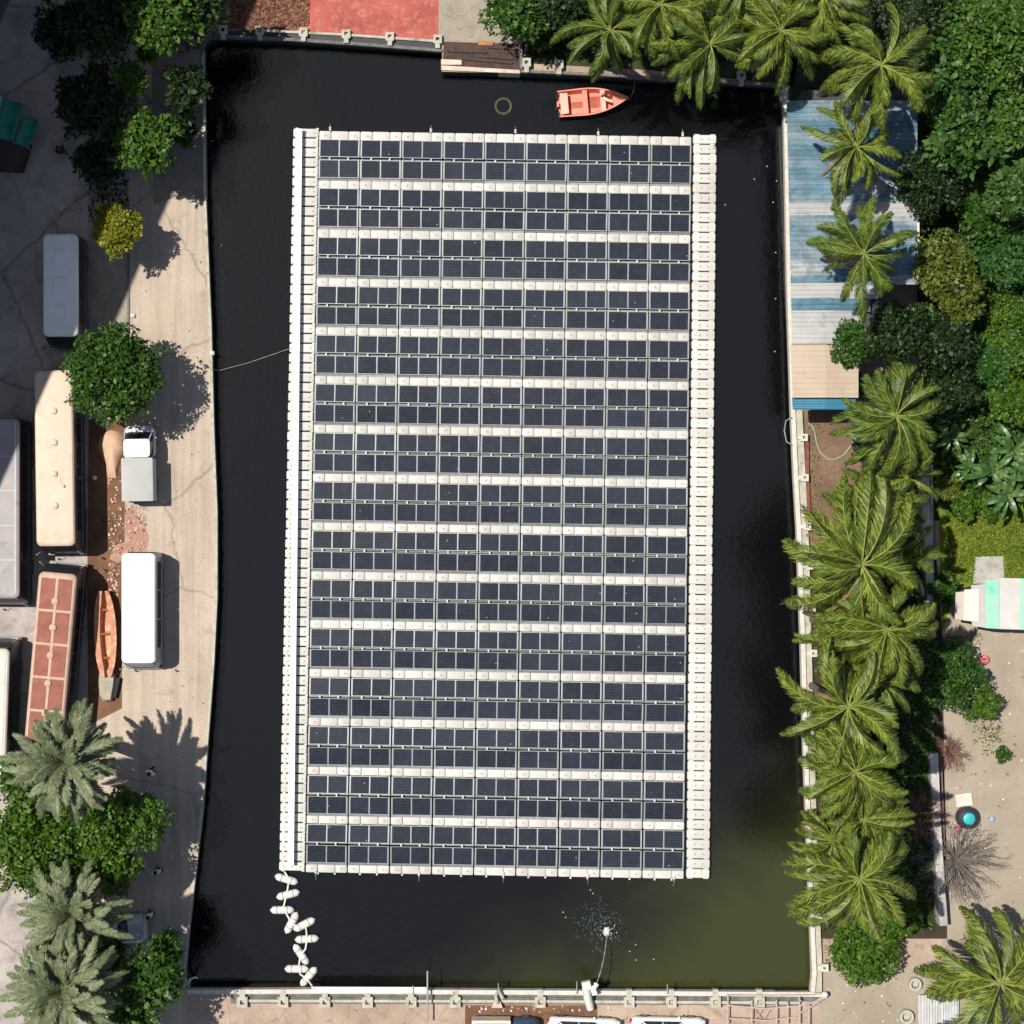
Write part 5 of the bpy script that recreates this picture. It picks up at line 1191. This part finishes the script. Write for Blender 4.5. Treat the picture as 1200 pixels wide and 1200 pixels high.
# ---- banana plants
def banana_mesh(seed,nl=11,Lf=1.9):
    g=np.random.default_rng(seed); qs=[]
    for i in range(nl):
        az=i*2.4+g.uniform(-.3,.3); e=1.1-1.0*i/nl; n=10; x=y=0.0; z=0.0; st=Lf*g.uniform(.8,1.1)/n; P=[]
        for k in range(n+1):
            P.append((x,y,z)); x+=st*math.cos(e)*math.cos(az); y+=st*math.cos(e)*math.sin(az); z+=st*math.sin(e); e-=.13
        P=np.array(P)
        for k in range(n):
            w0,w1=[.19*math.sin(PI*min(1,(q_/n)*.93+.07))**.6 for q_ in (k,k+1)]
            if k<2: w0*=.3 if k==0 else .6
            sd_=np.array([-math.sin(az),math.cos(az),0])
            for s in (-1,1):
                dz=np.array([0,0,.05])
                if g.random()<.08: continue
                qs.append([P[k],P[k+1],P[k+1]+sd_*s*w1+dz,P[k]+sd_*s*w0+dz])
    return quad_mesh('crown',np.array(qs),LM['banana'])
bms=[banana_mesh(s) for s in (1,2,3)]
M_bst=mat('banana_stem',(.14,.16,.06),(.09,.1,.04),3,.7)
for i,(x,y,h,lab) in enumerate(((1175,528,2.4,'banana plant at the right edge, largest of the clump'),(1150,552,2.2,'banana plant in the middle of the clump by the right edge'),(1168,580,2.2,'banana plant at the lower end of the clump above the lawn'),(1196,560,2.5,'banana plant cut by the right edge, low in the clump'),(1128,548,1.6,'small banana plant at the left side of the clump'),(1108,512,1.2,'thin shaded banana plant beside the dark trees'))):
    t_=thing('banana_plant',lab,'plant',W(x,y,0),R(i*47),'banana plants at the right edge'); b=MB(); b.tube([(0,0,0),(.05,0,h*.5),(0,.04,h)],[.14,.11,.08],8); b.obj('stem',M_bst,t_,40)
    c=ob('crown',bms[i%3],t_); c.location=(0,0,h); s=1 if i<4 else .75; c.scale=(s,s,s)
# ---- bare twig shrubs
def twigs(label,px,py,rpx,col1,n,seed,h=2.2):
    rd=random.Random(seed); b=MB(); Rr=rpx/20
    for i in range(n):
        a=rd.uniform(0,2*PI); r1=Rr*rd.uniform(.3,1.0); z=h*rd.uniform(.3,1)
        m_=(r1*.5*math.cos(a+rd.uniform(-.3,.3)),r1*.5*math.sin(a+rd.uniform(-.3,.3)),z*.7)
        p2=(r1*math.cos(a),r1*math.sin(a),z)
        b.tube([(rd.uniform(-.1,.1),rd.uniform(-.1,.1),0),m_,p2],[.035,.02,.007],4,caps=False)
        for k in range(5):
            s=rd.uniform(.3,1); q0=tuple(m_[j]+(p2[j]-m_[j])*s for j in range(3)); aa=a+rd.uniform(-1.2,1.2); l_=rd.uniform(.2,.6)
            b.tube([q0,(q0[0]+l_*math.cos(aa),q0[1]+l_*math.sin(aa),q0[2]+rd.uniform(-.15,.25))],[.011,.005],3,caps=False)
    t_=thing('bare_shrub',label,'shrub',W(px,py)); b.obj('branches',col1,t_)
twigs('leafless grey shrub spreading over the weathered white wall',1120,1008,56,mat('grey_twig',(.22,.18,.155),(.12,.10,.085),4,.9),150,1,1.6)
twigs('reddish brown bare shrub left of the weathered white wall',1078,952,30,mat('red_twig',(.24,.11,.08),(.13,.06,.045),4,.9),120,2,1.6)
twigs('small reddish bare shrub at the upper end of the weathered white wall',1112,880,20,mat('red_twig2',(.26,.13,.10),(.16,.08,.06),4,.9),60,3,1.0)
# ---- ground cover
def cover(name,label,poly_boxes,n,leaf,kind,zr,seed):
    g=np.random.default_rng(seed); Ps=[]
    ar=np.array([(x1-x0)*(y1-y0) for x0,y0,x1,y1 in poly_boxes],float); ch=g.choice(len(ar),n,p=ar/ar.sum())
    B=np.array(poly_boxes)[ch]; x=B[:,0]+(B[:,2]-B[:,0])*g.random(n); y=B[:,1]+(B[:,3]-B[:,1])*g.random(n)
    z=zr[0]+(zr[1]-zr[0])*g.random(n)*(.55+.45*np.sin(x*.11+1.3*np.sin(y*.07))*np.sin(y*.09))
    P=np.stack([(x-600)/20,(600-y)/20,z],1); nn=unit(g.normal(size=(n,3))*.5+np.array([0,0,1.0])); dd=unit(np.cross(nn,g.normal(size=(n,3))))
    me=quad_mesh(name,leaf_quads(P,dd,nn,leaf*g.uniform(.6,1.3,n),leaf*.65*g.uniform(.6,1.2,n)),LM[kind])
    return ob(name,me,None,label,'ground cover',None,'stuff')
cover('undergrowth','dense dark green undergrowth between the jungle trees at the upper right',[(1078,0,1260,590)],26000,.26,'deep',(.05,.9),5)
cover('vine_cover','bright creeper leaves covering the ground at the right edge',[(1142,230,1270,500)],24000,.15,'vivid',(.3,1.6),6)
cover('lawn_grass','short yellow green grass on the lawn above the shack',[(1112,598,1143,676),(1143,598,1225,650),(1178,648,1225,684),(1108,640,1122,690)],7000,.12,'yellow',(.02,.12),7)
cover('lawn_weeds','green weeds mixed through the lawn above the shack',[(1108,592,1143,682),(1143,592,1225,652),(1178,640,1225,684)],5000,.14,'vivid',(.02,.14),17)
cover('weeds','low weeds on the bare soil behind the right wall',[(945,490,962,640),(1040,600,1075,700),(950,640,990,900),(960,1060,1000,1120)],1800,.14,'olive',(.02,.12),8)
cover('bank_undergrowth','dark undergrowth behind the upper wall below the palms',[(615,0,1080,70)],7000,.28,'dark',(.05,.7),9)
cover('path_weeds','green weeds at the edge of the sandy ground below the hedge',[(1150,840,1176,885),(1130,740,1150,760),(1140,850,1170,870)],420,.13,'olive',(.02,.1),10)
cover('strip_weeds','low weeds in the dark strip around the trees on the left',[(104,0,150,260),(104,0,235,60)],3000,.2,'dark',(.02,.3),12)
cover('garden_undergrowth','dark green plants growing thickly between the palm trunks behind the right wall',[(1000,560,1092,1060),(955,640,1010,720),(962,780,1010,1060),(962,700,1092,1090),(1000,440,1080,500)],17000,.24,'deep',(.05,.9),21)
cover('shade_undergrowth','dark plants on the ground between the date palms',[(30,930,150,1050),(100,1090,150,1200)],3500,.24,'deep',(.05,.5),22)
